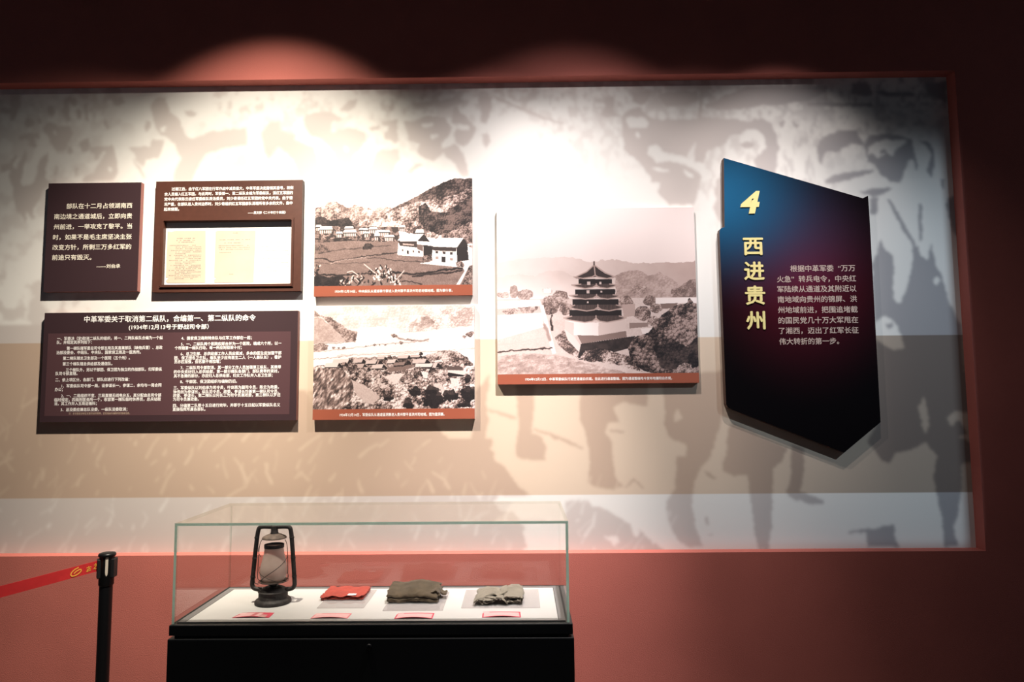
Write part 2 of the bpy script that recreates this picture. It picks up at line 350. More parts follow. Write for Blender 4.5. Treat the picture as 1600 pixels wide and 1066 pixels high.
(1,[(727,1752),(1060,1788),(1023,1533),(1002,1467),(960,1346),(911,1290),(871,1198),(860,1133),(874,1005),(909,904),(853,895),(789,932),(744,1005),(729,1125),(777,1189),(791,1347),(838,1356),(849,1403),(756,1441),(729,1507),(741,1582)]),
(1,[(-303,1392),(-161,1354),(-76,1307),(-20,1213),(54,1157),(-303,1159)]),
(1,[(524,1200),(572,1246),(627,1190),(618,1186),(572,1228),(534,1196)]),
(1,[(223,1128),(336,1137),(354,1100),(410,1099),(512,1034),(594,988),(631,951),(722,882),(219,880)]),
(1,[(-159,1598),(-17,1555),(-17,1541),(-160,1584)]),
(1,[(68,1502),(228,1445),(321,1397),(312,1388),(209,1431),(67,1488)]),
(1,[(455,1495),(531,1475),(521,1466),(455,1481)]),
(0,[(778,1553),(803,1595),(825,1544),(787,1525)]),
(0,[(540,1053),(568,1062),(595,1006),(584,951),(561,961)]),
(0,[(632,1006),(670,1015),(686,923),(658,914)]),
(0,[(407,952),(482,961),(491,929),(462,906),(444,934)])]
TEXT=[
('p1', '部队在十二月占领湖南西', -2.361, -2.015, 2.67, 0.0305),
('p1', '南边境之通道城后，立即向贵', -2.423, -2.013, 2.6145, 0.0305),
('p1', '州前进，一举攻克了黎平。当', -2.423, -2.012, 2.5605, 0.0305),
('p1', '时，如果不是毛主席坚决主张', -2.424, -2.011, 2.505, 0.0305),
('p1', '改变方针，所剩三万多红军的', -2.424, -2.012, 2.4515, 0.0305),
('p1', '前途只有毁灭。', -2.424, -2.217, 2.398, 0.0305),
('p1', '——刘伯承', -2.189, -2.065, 2.3495, 0.0232),
('p2', '过湘江后，由于红八军团在行军作战中减员很大，中革军委决定撤销其番号，将剩', -1.811, -1.173, 2.7545, 0.0195),
('p2', '余人员编入红五军团。与此同时，军委第一、第二纵队合编为军委纵队，派红五军团的', -1.848, -1.174, 2.728, 0.0195),
('p2', '党中央代表陈云接任军委纵队政治委员，刘少奇调任红五军团的党中央代表。由于情', -1.848, -1.175, 2.701, 0.0195),
('p2', '况严重，在部队进入贵州边界时，刘少奇组织红五军团部队清理所有多余的文件，集中', -1.848, -1.175, 2.6735, 0.0195),
('p2', '起来烧毁。', -1.848, -1.768, 2.6475, 0.0195),
('p2', '——莫文骅《二十年打个来回》', -1.407, -1.21, 2.624, 0.0159),
('p3', '中革军委关于取消第二纵队，合编第一、第二纵队的命令', -2.241, -1.353, 2.0735, 0.0358),
('p3', '(1934年12月13号于野战司令部）', -2.008, -1.595, 2.03, 0.028),
('p3', '一、军委决（定)取消二纵队的组织，将一、二两队纵队合编为一个纵', -2.377, -1.83, 1.9745, 0.0197),
('p3', '队，并规定其序列如下：', -2.377, -2.196, 1.955, 0.0197),
('p3', '第一梯队辖军委总司令部五局及其直属部队（缺炮兵营）、总政', -2.325, -1.83, 1.924, 0.0197),
('p3', '治部没委会、中局队、中央队、国家保卫局及一医务所。', -2.377, -1.941, 1.902, 0.0197),
('p3', '第二梯队辖总卫生部及一个医院（五个所）。', -2.342, -1.996, 1.8725, 0.0197),
('p3', '第三个梯队辖总供给部及通信队。', -2.342, -2.085, 1.8435, 0.0197),
('p3', '三个梯队外，另以干部团、保卫团为独立的作战部队，归军委纵', -2.324, -1.829, 1.813, 0.0197),
('p3', '队司令部直辖。', -2.376, -2.263, 1.7945, 0.0197),
('p3', '二、依上项区分，各部门、部队应进行下列改编：', -2.376, -1.995, 1.7625, 0.0197),
('p3', '1、军委纵队司令部一局，设参谋长一，参谋二，余均与一局合同', -2.342, -1.829, 1.7315, 0.0197),
('p3', '办公；', -2.376, -2.335, 1.7135, 0.0197),
('p3', '2、一、二局组织不变、三局直辖无线电台五，其分配由总司令部', -2.342, -1.828, 1.681, 0.0197),
('p3', '临时规定，四局附医务所一个，收容第一梯队临时休养员，总兵站取', -2.376, -1.829, 1.6605, 0.0197),
('p3', '消，其工作并入五局运输科；', -2.376, -2.157, 1.641, 0.0197),
('p3', '3、总没委应兼总队没委，一纵队没委取消；', -2.341, -1.999, 1.6105, 0.0197),
('p3n', '注：总没委是没收征发委员会的简称，此处指纵队编制内的各级没委。', -2.299, -1.985, 1.59, 0.0128),
('p3', '4、国家保卫局附特务队与红军工作部在一起；', -1.734, -1.371, 1.9705, 0.0197),
('p3', '5、一、二纵队两个医院应即合并为一个医院，编成六个所，以一', -1.735, -1.218, 1.9405, 0.0197),
('p3', '个所随第一梯队行动，每一所应附担架十付；', -1.767, -1.422, 1.9205, 0.0197),
('p3', '6、总卫生部、总供给部工作人员应裁减，多余的医生应加强干部', -1.735, -1.217, 1.8905, 0.0197),
('p3', '团、保卫团各卫生队，每队至少应有医生二人（一人兼队长），看护', -1.767, -1.218, 1.8695, 0.0197),
('p3', '员亦应加强，但名额不得加增；', -1.767, -1.529, 1.85, 0.0197),
('p3', '7、二纵队司令部取消，其一部分工作人员加强第三纵队，其携带', -1.733, -1.218, 1.819, 0.0197),
('p3', '的中央资材归入总供给部，第一部分梯队各部门、部队携带的资材，', -1.767, -1.229, 1.7985, 0.0197),
('p3', '其不急需的部分，亦应归入总供给部，妇女工作队并入总卫生部；', -1.767, -1.26, 1.7775, 0.0197),
('p3', '8、干部团、保卫团组织与编制仍旧。', -1.733, -1.442, 1.748, 0.0197),
('p3', '三、军委纵队以刘伯承为司令员，叶剑英为副司令员，陈云为政委，', -1.766, -1.227, 1.717, 0.0197),
('p3', '钟伟剑为参谋长，纵队司令员、政委、参谋长均兼第一梯队司令员、', -1.767, -1.227, 1.696, 0.0197),
('p3', '政委、参谋长，第二梯队以何长工为司令员兼政委，第三梯队以罗迈', -1.767, -1.218, 1.6775, 0.0197),
('p3', '为司令员兼政委。', -1.767, -1.635, 1.6585, 0.0197),
('p3', '四、分编第二队限十五日进行完毕，并即于十五日起以军委纵队名义', -1.766, -1.218, 1.6265, 0.0197),
('p3', '直接指挥所属各部队。', -1.767, -1.599, 1.6075, 0.0197),
('ph1', '1934年12月14日，中央纵队从通道寨什寨进入贵州黎平县洪州司老地镇地域。图为寨什寨。', -0.946, -0.341, 2.205, 0.0169),
('ph2', '1934年12月14日，军委纵队从通道猛洞寨进入贵州黎平县洪州司地域。图为猛洞寨。', -0.914, -0.382, 1.5725, 0.0176),
('ph3', '1934年12月12日，中革军委纵队行进至通道白衣观。在此进行通道整编。图为通道整编电令发布地播阳白衣观。', 0.029, 0.772, 1.745, 0.0163),
('b4', '根据中革军委  “万万', 1.387, 1.717, 2.2985, 0.036),
('b4', '火急”  转兵电令，中央红', 1.318, 1.719, 2.2445, 0.036),
('b4', '军陆续从通道及其附近以', 1.317, 1.718, 2.193, 0.036),
('b4', '南地域向贵州的锦屏、洪', 1.317, 1.718, 2.14, 0.036),
('b4', '州地域前进，把围追堵截', 1.316, 1.719, 2.086, 0.036),
('b4', '的国民党几十万大军甩在', 1.316, 1.719, 2.0325, 0.036),
('b4', '了湘西，迈出了红军长征', 1.316, 1.719, 1.98, 0.036),
('b4', '伟大转折的第一步。', 1.316, 1.618, 1.9255, 0.036),
('b4h', '4', 1.144, 1.246, 2.586, 2.705),
('b4h', '西', 1.15, 1.253, 2.369, 2.46),
('b4h', '进', 1.15, 1.254, 2.24, 2.336),
('b4h', '贵', 1.151, 1.254, 2.113, 2.212),
('b4h', '州', 1.152, 1.249, 1.986, 2.081)]
# ------------------------------------------------------------------ printed pictures: tones computed per grid vertex
TAB = np.random.default_rng(5).random((8, 256, 256))
def vnoise(X, Y, sc, seed=0):
    t = TAB[seed % 8]; x = X / sc + seed * 7.31; y = Y / sc + seed * 3.17
    ix = np.floor(x).astype(int); iy = np.floor(y).astype(int); fx = x - ix; fy = y - iy
    fx = fx * fx * (3 - 2 * fx); fy = fy * fy * (3 - 2 * fy)
    g = lambda a, b: t[(iy + b) & 255, (ix + a) & 255]
    return (g(0, 0) * (1 - fx) + g(1, 0) * fx) * (1 - fy) + (g(0, 1) * (1 - fx) + g(1, 1) * fx) * fy
def fbm(X, Y, sc, o=4, seed=0):
    v = 0; a = 0.5; n = 0
    for k in range(o): v = v + a * vnoise(X, Y, sc / 2 ** k, seed + k); n += a; a *= 0.55
    return v / n
def clumps(X, Y, sc, seed=0):
    """round leafy clumps lit from the upper left, 0..1; Y grows downward"""
    x = X / sc + 13.7 * seed; y = Y / sc + 5.3 * seed
    ix = np.floor(x).astype(int); iy = np.floor(y).astype(int)
    best = np.full(X.shape, 9.0); sh = np.zeros(X.shape)
    for a in (-1, 0, 1):
        for b in (-1, 0, 1):
            cx = ix + a; cy = iy + b
            px = cx + TAB[0][cy & 255, cx & 255]; py = cy + TAB[1][cy & 255, cx & 255]
            dx = x - px; dy = y - py; d = np.hypot(dx, dy); s = 0.55 - 0.55 * dx - 0.75 * dy + 0.35 * (TAB[2][cy & 255, cx & 255] - 0.5)
            q = d < best; best = np.where(q, d, best); sh = np.where(q, s, sh)
    return np.clip(sh, 0, 1) * np.clip(1.25 - best, 0.2, 1)
def leafy(X, Y, sc, seed=0):
    v = .62 * fbm(X, Y, sc * 1.5, 5, seed) + .26 * clumps(X, Y, sc * .62, seed + 1) + .22 * vnoise(X, Y, max(sc * .13, 3.0), seed + 3)
    v = v + .30 * (fbm(X + .6 * Y, Y, sc * 5, 2, seed + 2) - .5)
    return np.clip((v - .50) * 3.0 + .42, 0, 1)
def leafy_soft(X, Y, sc, seed=0):
    return np.clip(0.5 * clumps(X, Y, sc, seed) + 0.32 * clumps(X, Y, sc * 0.42, seed + 1) + 0.45 * vnoise(X, Y, sc * 0.13, seed) - 0.10, 0, 1)
def inside(X, Y, p):
    """even-odd test, evaluated in the outline's own box"""
    out = np.zeros(X.shape, bool); p = np.asarray(p, float)
    r = (X >= p[:, 0].min()) & (X <= p[:, 0].max()) & (Y >= p[:, 1].min()) & (Y <= p[:, 1].max())
    if not r.any(): return out
    x = X[r]; y = Y[r]; c = np.zeros(x.shape, bool)
    for (x0, y0), (x1, y1) in zip(p, np.roll(p, -1, 0)):
        if y0 == y1: continue
        k = ((y0 > y) != (y1 > y)) & (x < (x1 - x0) * (y - y0) / (y1 - y0) + x0); c ^= k
    out[r] = c; return out
def seg_d(X, Y, pts):
    d = np.full(X.shape, 1e9)
    for (x0, y0), (x1, y1) in zip(pts[:-1], pts[1:]):
        L = (x1 - x0) ** 2 + (y1 - y0) ** 2 + 1e-9
        t = np.clip(((X - x0) * (x1 - x0) + (Y - y0) * (y1 - y0)) / L, 0, 1)
        d = np.minimum(d, np.hypot(X - x0 - t * (x1 - x0), Y - y0 - t * (y1 - y0)))
    return d
def blur(a, n=1):
    for _ in range(n):
        a = np.pad(a, 1, mode='edge')
        a = (a[:-2, 1:-1] + a[2:, 1:-1] + 2 * a[1:-1, 1:-1]) / 4
        a = np.pad(a, 1, mode='edge')
        a = (a[1:-1, :-2] + a[1:-1, 2:] + 2 * a[1:-1, 1:-1]) / 4
    return a
SEPIA = np.array([[0, .010, .008, .010], [.15, .024, .018, .019], [.3, .065, .045, .043], [.5, .19, .128, .115], [.7, .42, .31, .285], [.85, .65, .535, .51], [1, .83, .765, .76]])
def sepia(t):
    t = np.clip(t, 0, 1); return np.stack([np.interp(t, SEPIA[:, 0], SEPIA[:, k]) for k in (1, 2, 3)], -1)

def grid_print(name, P, rgb, m, parent=None, thick=0.0):
    """P: (H,W,3) world points, rgb (H,W,3) linear print colours -> one mesh"""
    H, W = rgb.shape[:2]
    off = np.array(wloc(parent)) if parent else np.zeros(3)
    co = (P - off).reshape(-1, 3); n = H * W
    i = (np.arange(H - 1)[:, None] * W + np.arange(W - 1)[None, :]).ravel()
    f = np.stack([i, i + W, i + W + 1, i + 1], -1)
    me = bpy.data.meshes.new(name); me.vertices.add(n); me.vertices.foreach_set('co', co.astype(np.float32).ravel())
    me.loops.add(f.size); me.loops.foreach_set('vertex_index', f.astype(np.int32).ravel())
    me.polygons.add(len(f)); me.polygons.foreach_set('loop_start', (np.arange(len(f)) * 4).astype(np.int32))
    me.update(calc_edges=True)
    at = me.color_attributes.new('ink', 'FLOAT_COLOR', 'POINT')
    c = np.ones((n, 4), np.float32); c[:, :3] = rgb.reshape(-1, 3); at.data.foreach_set('color', c.ravel())
    me.materials.append(m)
    o = bpy.data.objects.new(name, me); COL.objects.link(o)
    if parent: o.parent = parent
    return o

def paint_mural(X, Z):
    jx = X + 0.012 * (fbm(X, Z, .05, 3, 1) - .5) + .010 * (fbm(X, Z, .018, 2, 4) - .5)
    jz = Z + 0.012 * (fbm(X, Z, .05, 3, 2) - .5) + .010 * (fbm(X, Z, .018, 2, 5) - .5)
    m = np.zeros(X.shape)
    # mottled shrubbery along the top, at the far left and between the figures
    n = .6 * fbm(X, Z, .09, 4, 3) + .4 * fbm(X, Z, .028, 3, 5)
    m = np.maximum(m, np.clip((fbm(X * 1.3, Z, .035, 3, 2) - .53) * 12, 0, 1) * np.clip((Z - 2.75) / .35, 0, 1) * np.clip((fbm(X, Z, .5, 2, 1) - .42) * 6, 0, 1) * .6)
    m = np.maximum(m, np.clip((n - .53) * 16, 0, 1) * np.clip((Z - 3.02) / .18, 0, 1) * .75)
    m = np.maximum(m, np.clip((fbm(X, Z, .07, 4, 6) - .50) * 9, 0, 1) * np.clip((-1.95 - X) / .35, 0, 1) * np.where(Z < 2.35, .75, .45))
    m = np.maximum(m, np.clip((fbm(X * 2.2, Z, .06, 4, 2) - .52) * 10, 0, 1) * np.clip((X - .85) / .1, 0, 1) * np.clip((1.75 - X) / .2, 0, 1) * np.clip((Z - 2.5) / .2, 0, 1) * np.clip((3.1 - Z) / .1, 0, 1) * .55)
    # dark ground of the meadow at the foot
    gx = X + .25 * (fbm(X, Z, .12, 4, 7) - .5)
    ground = (gx < -.28 + .35 * (1.75 - Z)) & (Z < 1.72 + .10 * (fbm(X, Z, .2, 3, 2) - .5))
    ground &= ~((gx > -.42) & (Z > 1.45))
    ground |= (gx < -1.9) & (Z < 2.05)
    m = np.where(ground, 1.0, m)
    for k, p in MURAL:
        q = inside(jx, jz, np.array(p) / 1000.0)
        m[q] = k
    # pale grass blades
    r = np.random.default_rng(21)
    for _ in range(360):
        x = r.uniform(-3.2, .75); z = r.uniform(.87, 1.72)
        if x > -.3 and z > 1.25: continue
        a = math.radians(r.choice([62, 68, 55, 118, 75, 40]) + r.normal(0, 9)); L = r.uniform(.025, .14) * (1 if r.random() < .7 else .5); wd = r.uniform(.003, .0085)
        pts = [(x, z), (x + L * .55 * math.cos(a), z + L * .55 * math.sin(a)), (x + L * math.cos(a + r.normal(0, .25)), z + L * math.sin(a))]
        bx = (X > x - .18) & (X < x + .18) & (Z > z - .05) & (Z < z + .2)
        d = seg_d(X[bx], Z[bx], pts); t = np.clip((Z[bx] - z) / (L * .9), 0, 1)
        m[bx] = np.minimum(m[bx], 1 - r.uniform(.35, .85) * np.clip(1.3 - d / (wd * (1.1 - .6 * t)), 0, 1))
    m = blur(m, 3)
    m = np.clip(m + .10 * (fbm(X, Z, .35, 3, 3) - .5), 0, 1)[..., None]
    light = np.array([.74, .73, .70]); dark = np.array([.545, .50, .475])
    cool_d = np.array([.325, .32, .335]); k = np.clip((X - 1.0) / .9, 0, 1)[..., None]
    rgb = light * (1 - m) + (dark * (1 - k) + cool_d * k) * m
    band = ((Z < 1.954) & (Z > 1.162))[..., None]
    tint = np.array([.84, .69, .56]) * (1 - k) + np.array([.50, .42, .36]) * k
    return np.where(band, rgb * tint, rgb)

def trees(t, X, Y, region, sc, lo, hi, seed, gamma=1.0):
    v = lo + (hi - lo) * leafy(X, Y, sc, seed) ** gamma
    t[region] = v[region]
def ragged(X, Y, a, s, seed): return X + a * (fbm(X, Y, s, 3, seed) - .5) * 2, Y + a * (fbm(X, Y, s, 3, seed + 3) - .5) * 2

def paint_village(X, Y):
    t = .97 + .03 * (Y - 50) / 250 + 0 * X
    rx, ry = ragged(X, Y, 9, 22, 1)
    R = lambda p: inside(rx, ry, p)
    P = lambda p: inside(X, Y, p)
    trees(t, X, Y, R([(60,290),(130,270),(160,250),(240,230),(290,265),(345,290),(400,265),(460,280),(560,300),(640,280),(700,290),(760,480),(60,480)]), 26, .42, .86, 2)
    trees(t, X, Y, R([(380,400),(560,380),(700,330),(760,480),(380,480)]), 30, .30, .85, 3)
    trees(t, X, Y, R([(560,455),(600,390),(640,320),(720,290),(830,240),(920,195),(1010,140),(1090,100),(1180,65),(1240,46),(1385,46),(1385,600),(980,540),(760,480)]), 34, .16, .86, 4)
    dk = R([(930,280),(990,250),(1030,330),(1160,335),(1260,250),(1385,215),(1385,400),(1300,440),(1220,490),(1100,525),(980,470),(930,400)])
    t[dk] = (.02 + .42 * leafy(X, Y, 26, 1) ** 1.3)[dk]
    dk = R([(1010,140),(1090,100),(1180,65),(1240,46),(1385,46),(1385,105),(1250,185),(1050,215),(900,250),(640,340),(720,290),(920,195)]); t[dk] *= .62
    trees(t, X, Y, R([(1385,420),(1240,475),(1150,520),(1385,640)]), 22, .22, .75, 5)
    trees(t, X, Y, R([(60,285),(110,283),(140,300),(180,290),(230,320),(290,330),(350,370),(395,440),(60,450)]), 30, .05, .72, 6)
    dk = R([(60,370),(120,360),(200,400),(260,380),(350,375),(390,445),(60,450)]); t[dk] = (.0 + .3 * leafy(X, Y, 20, 2))[dk]
    # village strip
    v = P([(60,440),(760,455),(780,590),(60,600)]); t[v] = (.22 + .55 * (fbm(X, Y, 26, 3, 3) > .5) * fbm(X, Y, 9, 2, 2))[v]
    for x, y, wd, h in [(72,432,50,16),(100,442,115,28),(310,446,80,18),(300,472,115,24),(430,460,80,16),(510,456,80,16),(565,478,130,18),(765,440,55,18),(240,490,60,16),(470,490,50,14),(640,520,90,16),(560,500,40,30),(900,476,75,26)]:
        t[P([(x,y+h),(x+wd*.15,y),(x+wd*.92,y),(x+wd,y+h)])] = .95
        t[P([(x+4,y+h),(x+wd-4,y+h),(x+wd-6,y+h+9),(x+6,y+h+9)])] = .12
        q = P([(x+8,y+h+9),(x+wd-8,y+h+9),(x+wd-8,y+h+34),(x+8,y+h+34)]); t[q] = np.where(np.mod(X, 17) < 6, .35, .82)[q]
    trees(t, X, Y, R([(60,560),(150,560),(260,545),(420,560),(560,570),(600,575),(560,600),(60,610)]), 14, .08, .5, 3)
    # fields
    f = P([(60,585),(380,565),(620,580),(760,575),(760,690),(960,705),(1040,740),(1300,800),(1385,770),(1385,945),(60,945)])
    t[f] = (.50 + .10 * (fbm(X, Y * 2, 60, 3, 1) - .5) + .14 * (vnoise(X, Y, 3.5, 2) - .5))[f]
    for pts, wd, tn in [([(60,672),(160,660),(300,640),(430,632),(700,605)],4,.3),([(60,715),(150,715),(220,742),(330,725),(430,705),(600,685),(760,668)],5,.16),([(500,712),(600,712),(740,735),(900,745),(1010,750)],4,.28),
                        ([(60,745),(180,760),(400,755),(520,745)],3,.33),([(90,850),(300,856),(470,840),(580,845)],7,.13),([(700,830),(880,850),(1000,838),(1150,815),(1300,800)],8,.10),([(880,870),(1000,850),(1200,838),(1290,818)],7,.14),([(770,905),(870,910),(960,935)],5,.2),([(200,755),(260,738),(420,712),(520,700)],3,.68)]:
        d = seg_d(rx, ry, pts); a = np.clip(1.4 - d / wd, 0, 1); t = t * (1 - a) + tn * a
    trees(t, X, Y, R([(470,615),(490,592),(530,590),(560,615),(540,640),(470,640)]), 12, .04, .3, 3)
    trees(t, X, Y, R([(60,600),(120,590),(180,620),(200,660),(60,680)]), 16, .1, .5, 5)
    # two large farmhouses
    def house(s):
        for p, tn in s: t[P(p)] = tn
    house([([(760,625),(970,640),(965,702),(752,682)],.93),([(760,574),(915,574),(915,628),(775,612)],.22),([(915,600),(968,605),(966,660),(918,640)],.42),([(968,605),(1050,610),(1040,700),(968,695)],.10),
           ([(752,567),(810,514),(972,514),(918,573)],.95),([(918,573),(972,514),(1024,580),(960,606)],.14),([(913,572),(1052,582),(1000,608),(960,607)],.93),
           ([(832,650),(850,652),(850,682),(832,680)],.12),([(790,640),(805,642),(805,658),(790,656)],.4),([(880,650),(893,651),(893,668),(880,667)],.4),([(925,655),(940,657),(940,674),(925,672)],.3),([(800,592),(890,600),(890,612),(800,604)],.7)])
    house([([(935,760),(1045,735),(1250,770),(1250,792)],.95),([(1050,640),(1245,650),(1245,786),(1040,762)],.98),([(1035,620),(1245,628),(1240,664),(1050,652)],.20),([(1245,625),(1335,612),(1345,735),(1248,750)],.10),
           ([(1005,612),(1090,547),(1302,551),(1246,630)],.96),([(1246,630),(1302,551),(1345,612),(1318,622)],.15),([(1090,655),(1240,662),(1222,672),(1085,664)],.85),
           ([(1120,704),(1154,707),(1153,754),(1120,750)],.14)])
    for x, y in ((1068,655),(1128,660),(1188,666),(1070,703),(1190,715)): t[P([(x,y),(x+24,y+2),(x+24,y+24),(x,y+22)])] = .22 if y < 700 else .6
    trees(t, X, Y, R([(960,700),(1040,680),(1045,745),(960,755)]), 16, .1, .6, 6)
    trees(t, X, Y, R([(1240,750),(1290,735),(1310,790),(1245,790)]), 12, .1, .8, 2)
    t[P([(1330,600),(1385,596),(1385,612),(1340,612)])] = .95; t[P([(1330,655),(1385,652),(1385,664),(1335,666)])] = .9
    t[P([(1296,800),(1362,768),(1340,800),(1290,905),(1270,940),(1240,940),(1270,890),(1310,825)])] = .93
    trees(t, X, Y, R([(1345,790),(1385,770),(1385,945),(1285,945)]), 14, .15, .7, 4)
    # foreground bushes
    trees(t, X, Y, R([(60,850),(180,870),(300,855),(380,945),(60,945)]), 20, .02, .22, 5)
    r = np.random.default_rng(4)
    for _ in range(190):
        cx, cy, sx, sy = [(640,860,90,48),(430,905,90,30),(720,915,60,22),(330,925,50,14),(80,820,20,34)][r.choice(5, p=[.42,.3,.16,.07,.05])]
        x = cx + r.normal(0, sx * .55); y = cy + r.normal(0, sy * .6); a = r.uniform(-2.6, -.5); L = r.uniform(10, 38)
        bx = (abs(X - x) < 45) & (abs(Y - y) < 45)
        d = seg_d(X[bx], Y[bx], [(x, y), (x + L * math.cos(a), y + L * math.sin(a))]); al = np.clip(1.5 - d / r.uniform(3, 7), 0, 1)
        t[bx] = t[bx] * (1 - al) + r.choice([.05, .08, .5, .85, .97], p=[.3,.2,.2,.15,.15]) * al
    for pts in ([(480,765),(570,838)],[(810,820),(750,890)],[(340,830),(380,820),(430,855)]):
        a = np.clip(1.4 - seg_d(X, Y, pts) / 4, 0, 1); t = t * (1 - a) + .85 * a
    return sepia(np.clip(t, 0, 1))

def paint_hamlet(X, Y):
    t = .93 + .05 * (fbm(X, Y, 40, 4, 1) - .5) + .03 * (vnoise(X, Y, 6, 2) - .5)
    rx, ry = ragged(X, Y, 9, 22, 2)
    R = lambda p: inside(rx, ry, p)
    P = lambda p: inside(X, Y, p)
    trees(t, X, Y, R([(45,60),(1330,60),(1330,230),(1000,255),(740,250),(560,225),(400,245),(45,250)]), 30, .80, .96, 1)
    trees(t, X, Y, R([(740,250),(800,210),(900,150),(1010,100),(1150,90),(1330,80),(1330,225),(1100,240),(960,265),(800,280)]), 30, .68, 1.0, 2)
    trees(t, X, Y, R([(900,160),(960,150),(1010,200),(960,235),(900,230)]), 20, .55, .8, 3)
    t[R([(400,250),(560,225),(740,250),(720,290),(960,268),(1330,228),(1330,560),(45,560),(45,340),(380,350)])] = .97
    f = P([(45,240),(1330,225),(1330,560),(45,560)]); t[f] += (.05 * (vnoise(X, Y, 5, 3) - .5))[f]
    trees(t, X, Y, R([(45,150),(110,160),(200,230),(260,290),(310,350),(45,362)]), 10, .66, .78, 3)
    trees(t, X, Y, R([(100,140),(180,150),(250,200),(330,255),(395,270),(388,350),(310,352),(255,285),(200,230)]), 26, .34, .80, 4)
    trees(t, X, Y, R([(45,90),(75,110),(110,150),(60,150)]), 16, .5, .8, 2)
    for pts, wd, tn in [([(45,432),(300,408),(460,390),(560,376),(700,366),(960,350)],3,.7),([(670,300),(720,325),(830,345),(920,350),(960,335)],6,.62),([(45,490),(200,478),(360,462)],3,.6),([(45,365),(230,360),(380,350)],3,.6),([(560,465),(900,440),(1330,410)],3,.78),([(240,460),(560,450),(900,430)],3,.75)]:
        a = np.clip(1.4 - seg_d(rx, ry, pts) / wd, 0, 1); t = t * (1 - a) + tn * a
    for x, y, r_ in [(690,308,20),(745,362,16),(535,378,14),(210,400,14),(250,400,12),(290,398,14),(830,345,9),(880,345,8),(790,335,7),(575,382,7),(1280,300,30),(1300,285,22),(1240,318,16),(465,390,8),(620,378,7),(700,372,6)]:
        trees(t, X, Y, np.hypot((rx - x), (ry - y) * 1.5) < r_, 8, .25, .7, 2)
    trees(t, X, Y, R([(45,375),(120,362),(170,375),(168,410),(100,425),(45,432)]), 16, .42, .8, 5)
    # terraces between the houses, then tree mass
    trees(t, X, Y, R([(45,550),(130,535),(250,600),(330,560),(420,570),(480,560),(600,590),(700,560),(850,560),(920,470),(1010,440),(1090,425),(1180,430),(1260,480),(1330,560),(1330,895),(45,895)]), 34, .06, .92, 6)
    trees(t, X, Y, R([(130,545),(360,478),(860,468),(940,520),(1240,560),(1230,600),(860,560),(700,575),(500,590),(330,575),(220,600)]), 14, .12, .8, 2)
    def roof(x, y, wd, h, tn=.74, g=1):
        t[P([(x, y), (x + wd, y - h * .12), (x + wd + h * .9, y + h), (x - h * .3, y + h * 1.12)])] = tn
        t[P([(x - h * .3, y + h * 1.12), (x + wd + h * .9, y + h), (x + wd + h * .8, y + h + 11), (x - h * .3, y + h + 13)])] = .16
        if g: t[P([(x + wd - 4, y - h * .12), (x + wd + h * .95, y + h), (x + wd - h * .7, y + h * 1.02)])] = .10
    for a in [(210,490,130,28,.84),(370,490,80,26,.78),(150,520,110,30,.86),(560,472,60,18,.78),(640,462,20,12,.6),(720,462,90,22,.82),(820,460,80,16,.78),(890,436,14,14,.5),(280,515,30,20,.6),(470,500,90,26,.8),(400,530,60,28,.72),(560,500,20,26,.65),(640,495,70,26,.84),(520,535,90,28,.82),(790,500,10,28,.6),(840,495,110,28,.8),(450,555,40,24,.7),(690,520,90,20,.55),(860,530,140,24,.88),(1000,525,40,36,.8)]:
        roof(*a)
    t[P([(1110,555),(1225,548),(1232,582),(1108,582)])] = .34; t[P([(1108,582),(1250,590),(1265,628),(1112,612)])] = .85; t[P([(1112,600),(1262,625),(1258,636),(1114,630)])] = .08
    t[P([(1010,500),(1070,498),(1062,515),(1005,518)])] = .9
    trees(t, X, Y, R([(920,470),(1010,440),(1090,425),(1180,430),(1260,480),(1310,545),(1230,555),(1120,520),(1060,500),(1000,505)]), 26, .10, .85, 2)
    for x, y, a, b in [(360,560,40,42),(430,600,50,40),(540,605,55,34),(600,680,70,48),(880,610,40,60),(780,640,50,44),(990,620,36,60),(1060,640,44,60),(1260,680,40,70)]:
        trees(t, X, Y, np.hypot((rx - x) / a, (ry - y) / b) < 1, 20, .05, .85, 3)
    for p, tn in [([(310,620),(360,650),(480,715),(585,790),(520,850),(470,840),(400,780),(350,700)],.76),([(600,625),(740,605),(770,612),(740,650),(690,695),(640,650)],.86),([(900,590),(960,610),(950,650),(915,640)],.9),([(1000,690),(1050,680),(1090,740),(1060,770),(1010,730)],.8),([(1130,640),(1200,650),(1190,700),(1140,720)],.85),([(190,572),(250,580),(245,610),(200,600)],.95),([(640,560),(820,540),(830,560),(650,600)],.5),([(1250,700),(1320,690),(1322,715),(1260,712)],.9)]:
        q = R(p); t[q] = (tn + .08 * (vnoise(X, Y, 6, 2) - .5))[q]
    for x, y, a, b in [(860,752,48,44),(1000,800,85,80),(985,745,40,50),(1130,785,68,48),(1275,770,70,62),(800,850,36,44),(1270,650,26,30),(640,800,45,26),(1240,860,60,20)]:
        g = np.hypot((rx - x) / a, (ry - y) / b) + .9 * (fbm(X, Y, 26, 3, 6) - .5); trees(t, X, Y, g < 1, 16, .0, .30, 3); t[(g < 1) & (Y > y - .2 * b)] *= .35
    q = (np.hypot((X - 150) / 220, (Y - 730) / 190) < 1) & (Y > 560); t[q] = (np.clip(.12 + .95 * fbm(X + .5 * Y, Y * .5, 16, 4, 4) ** 1.6 * 1.3, 0, 1))[q]
    return sepia(np.clip(t, 0, 1))

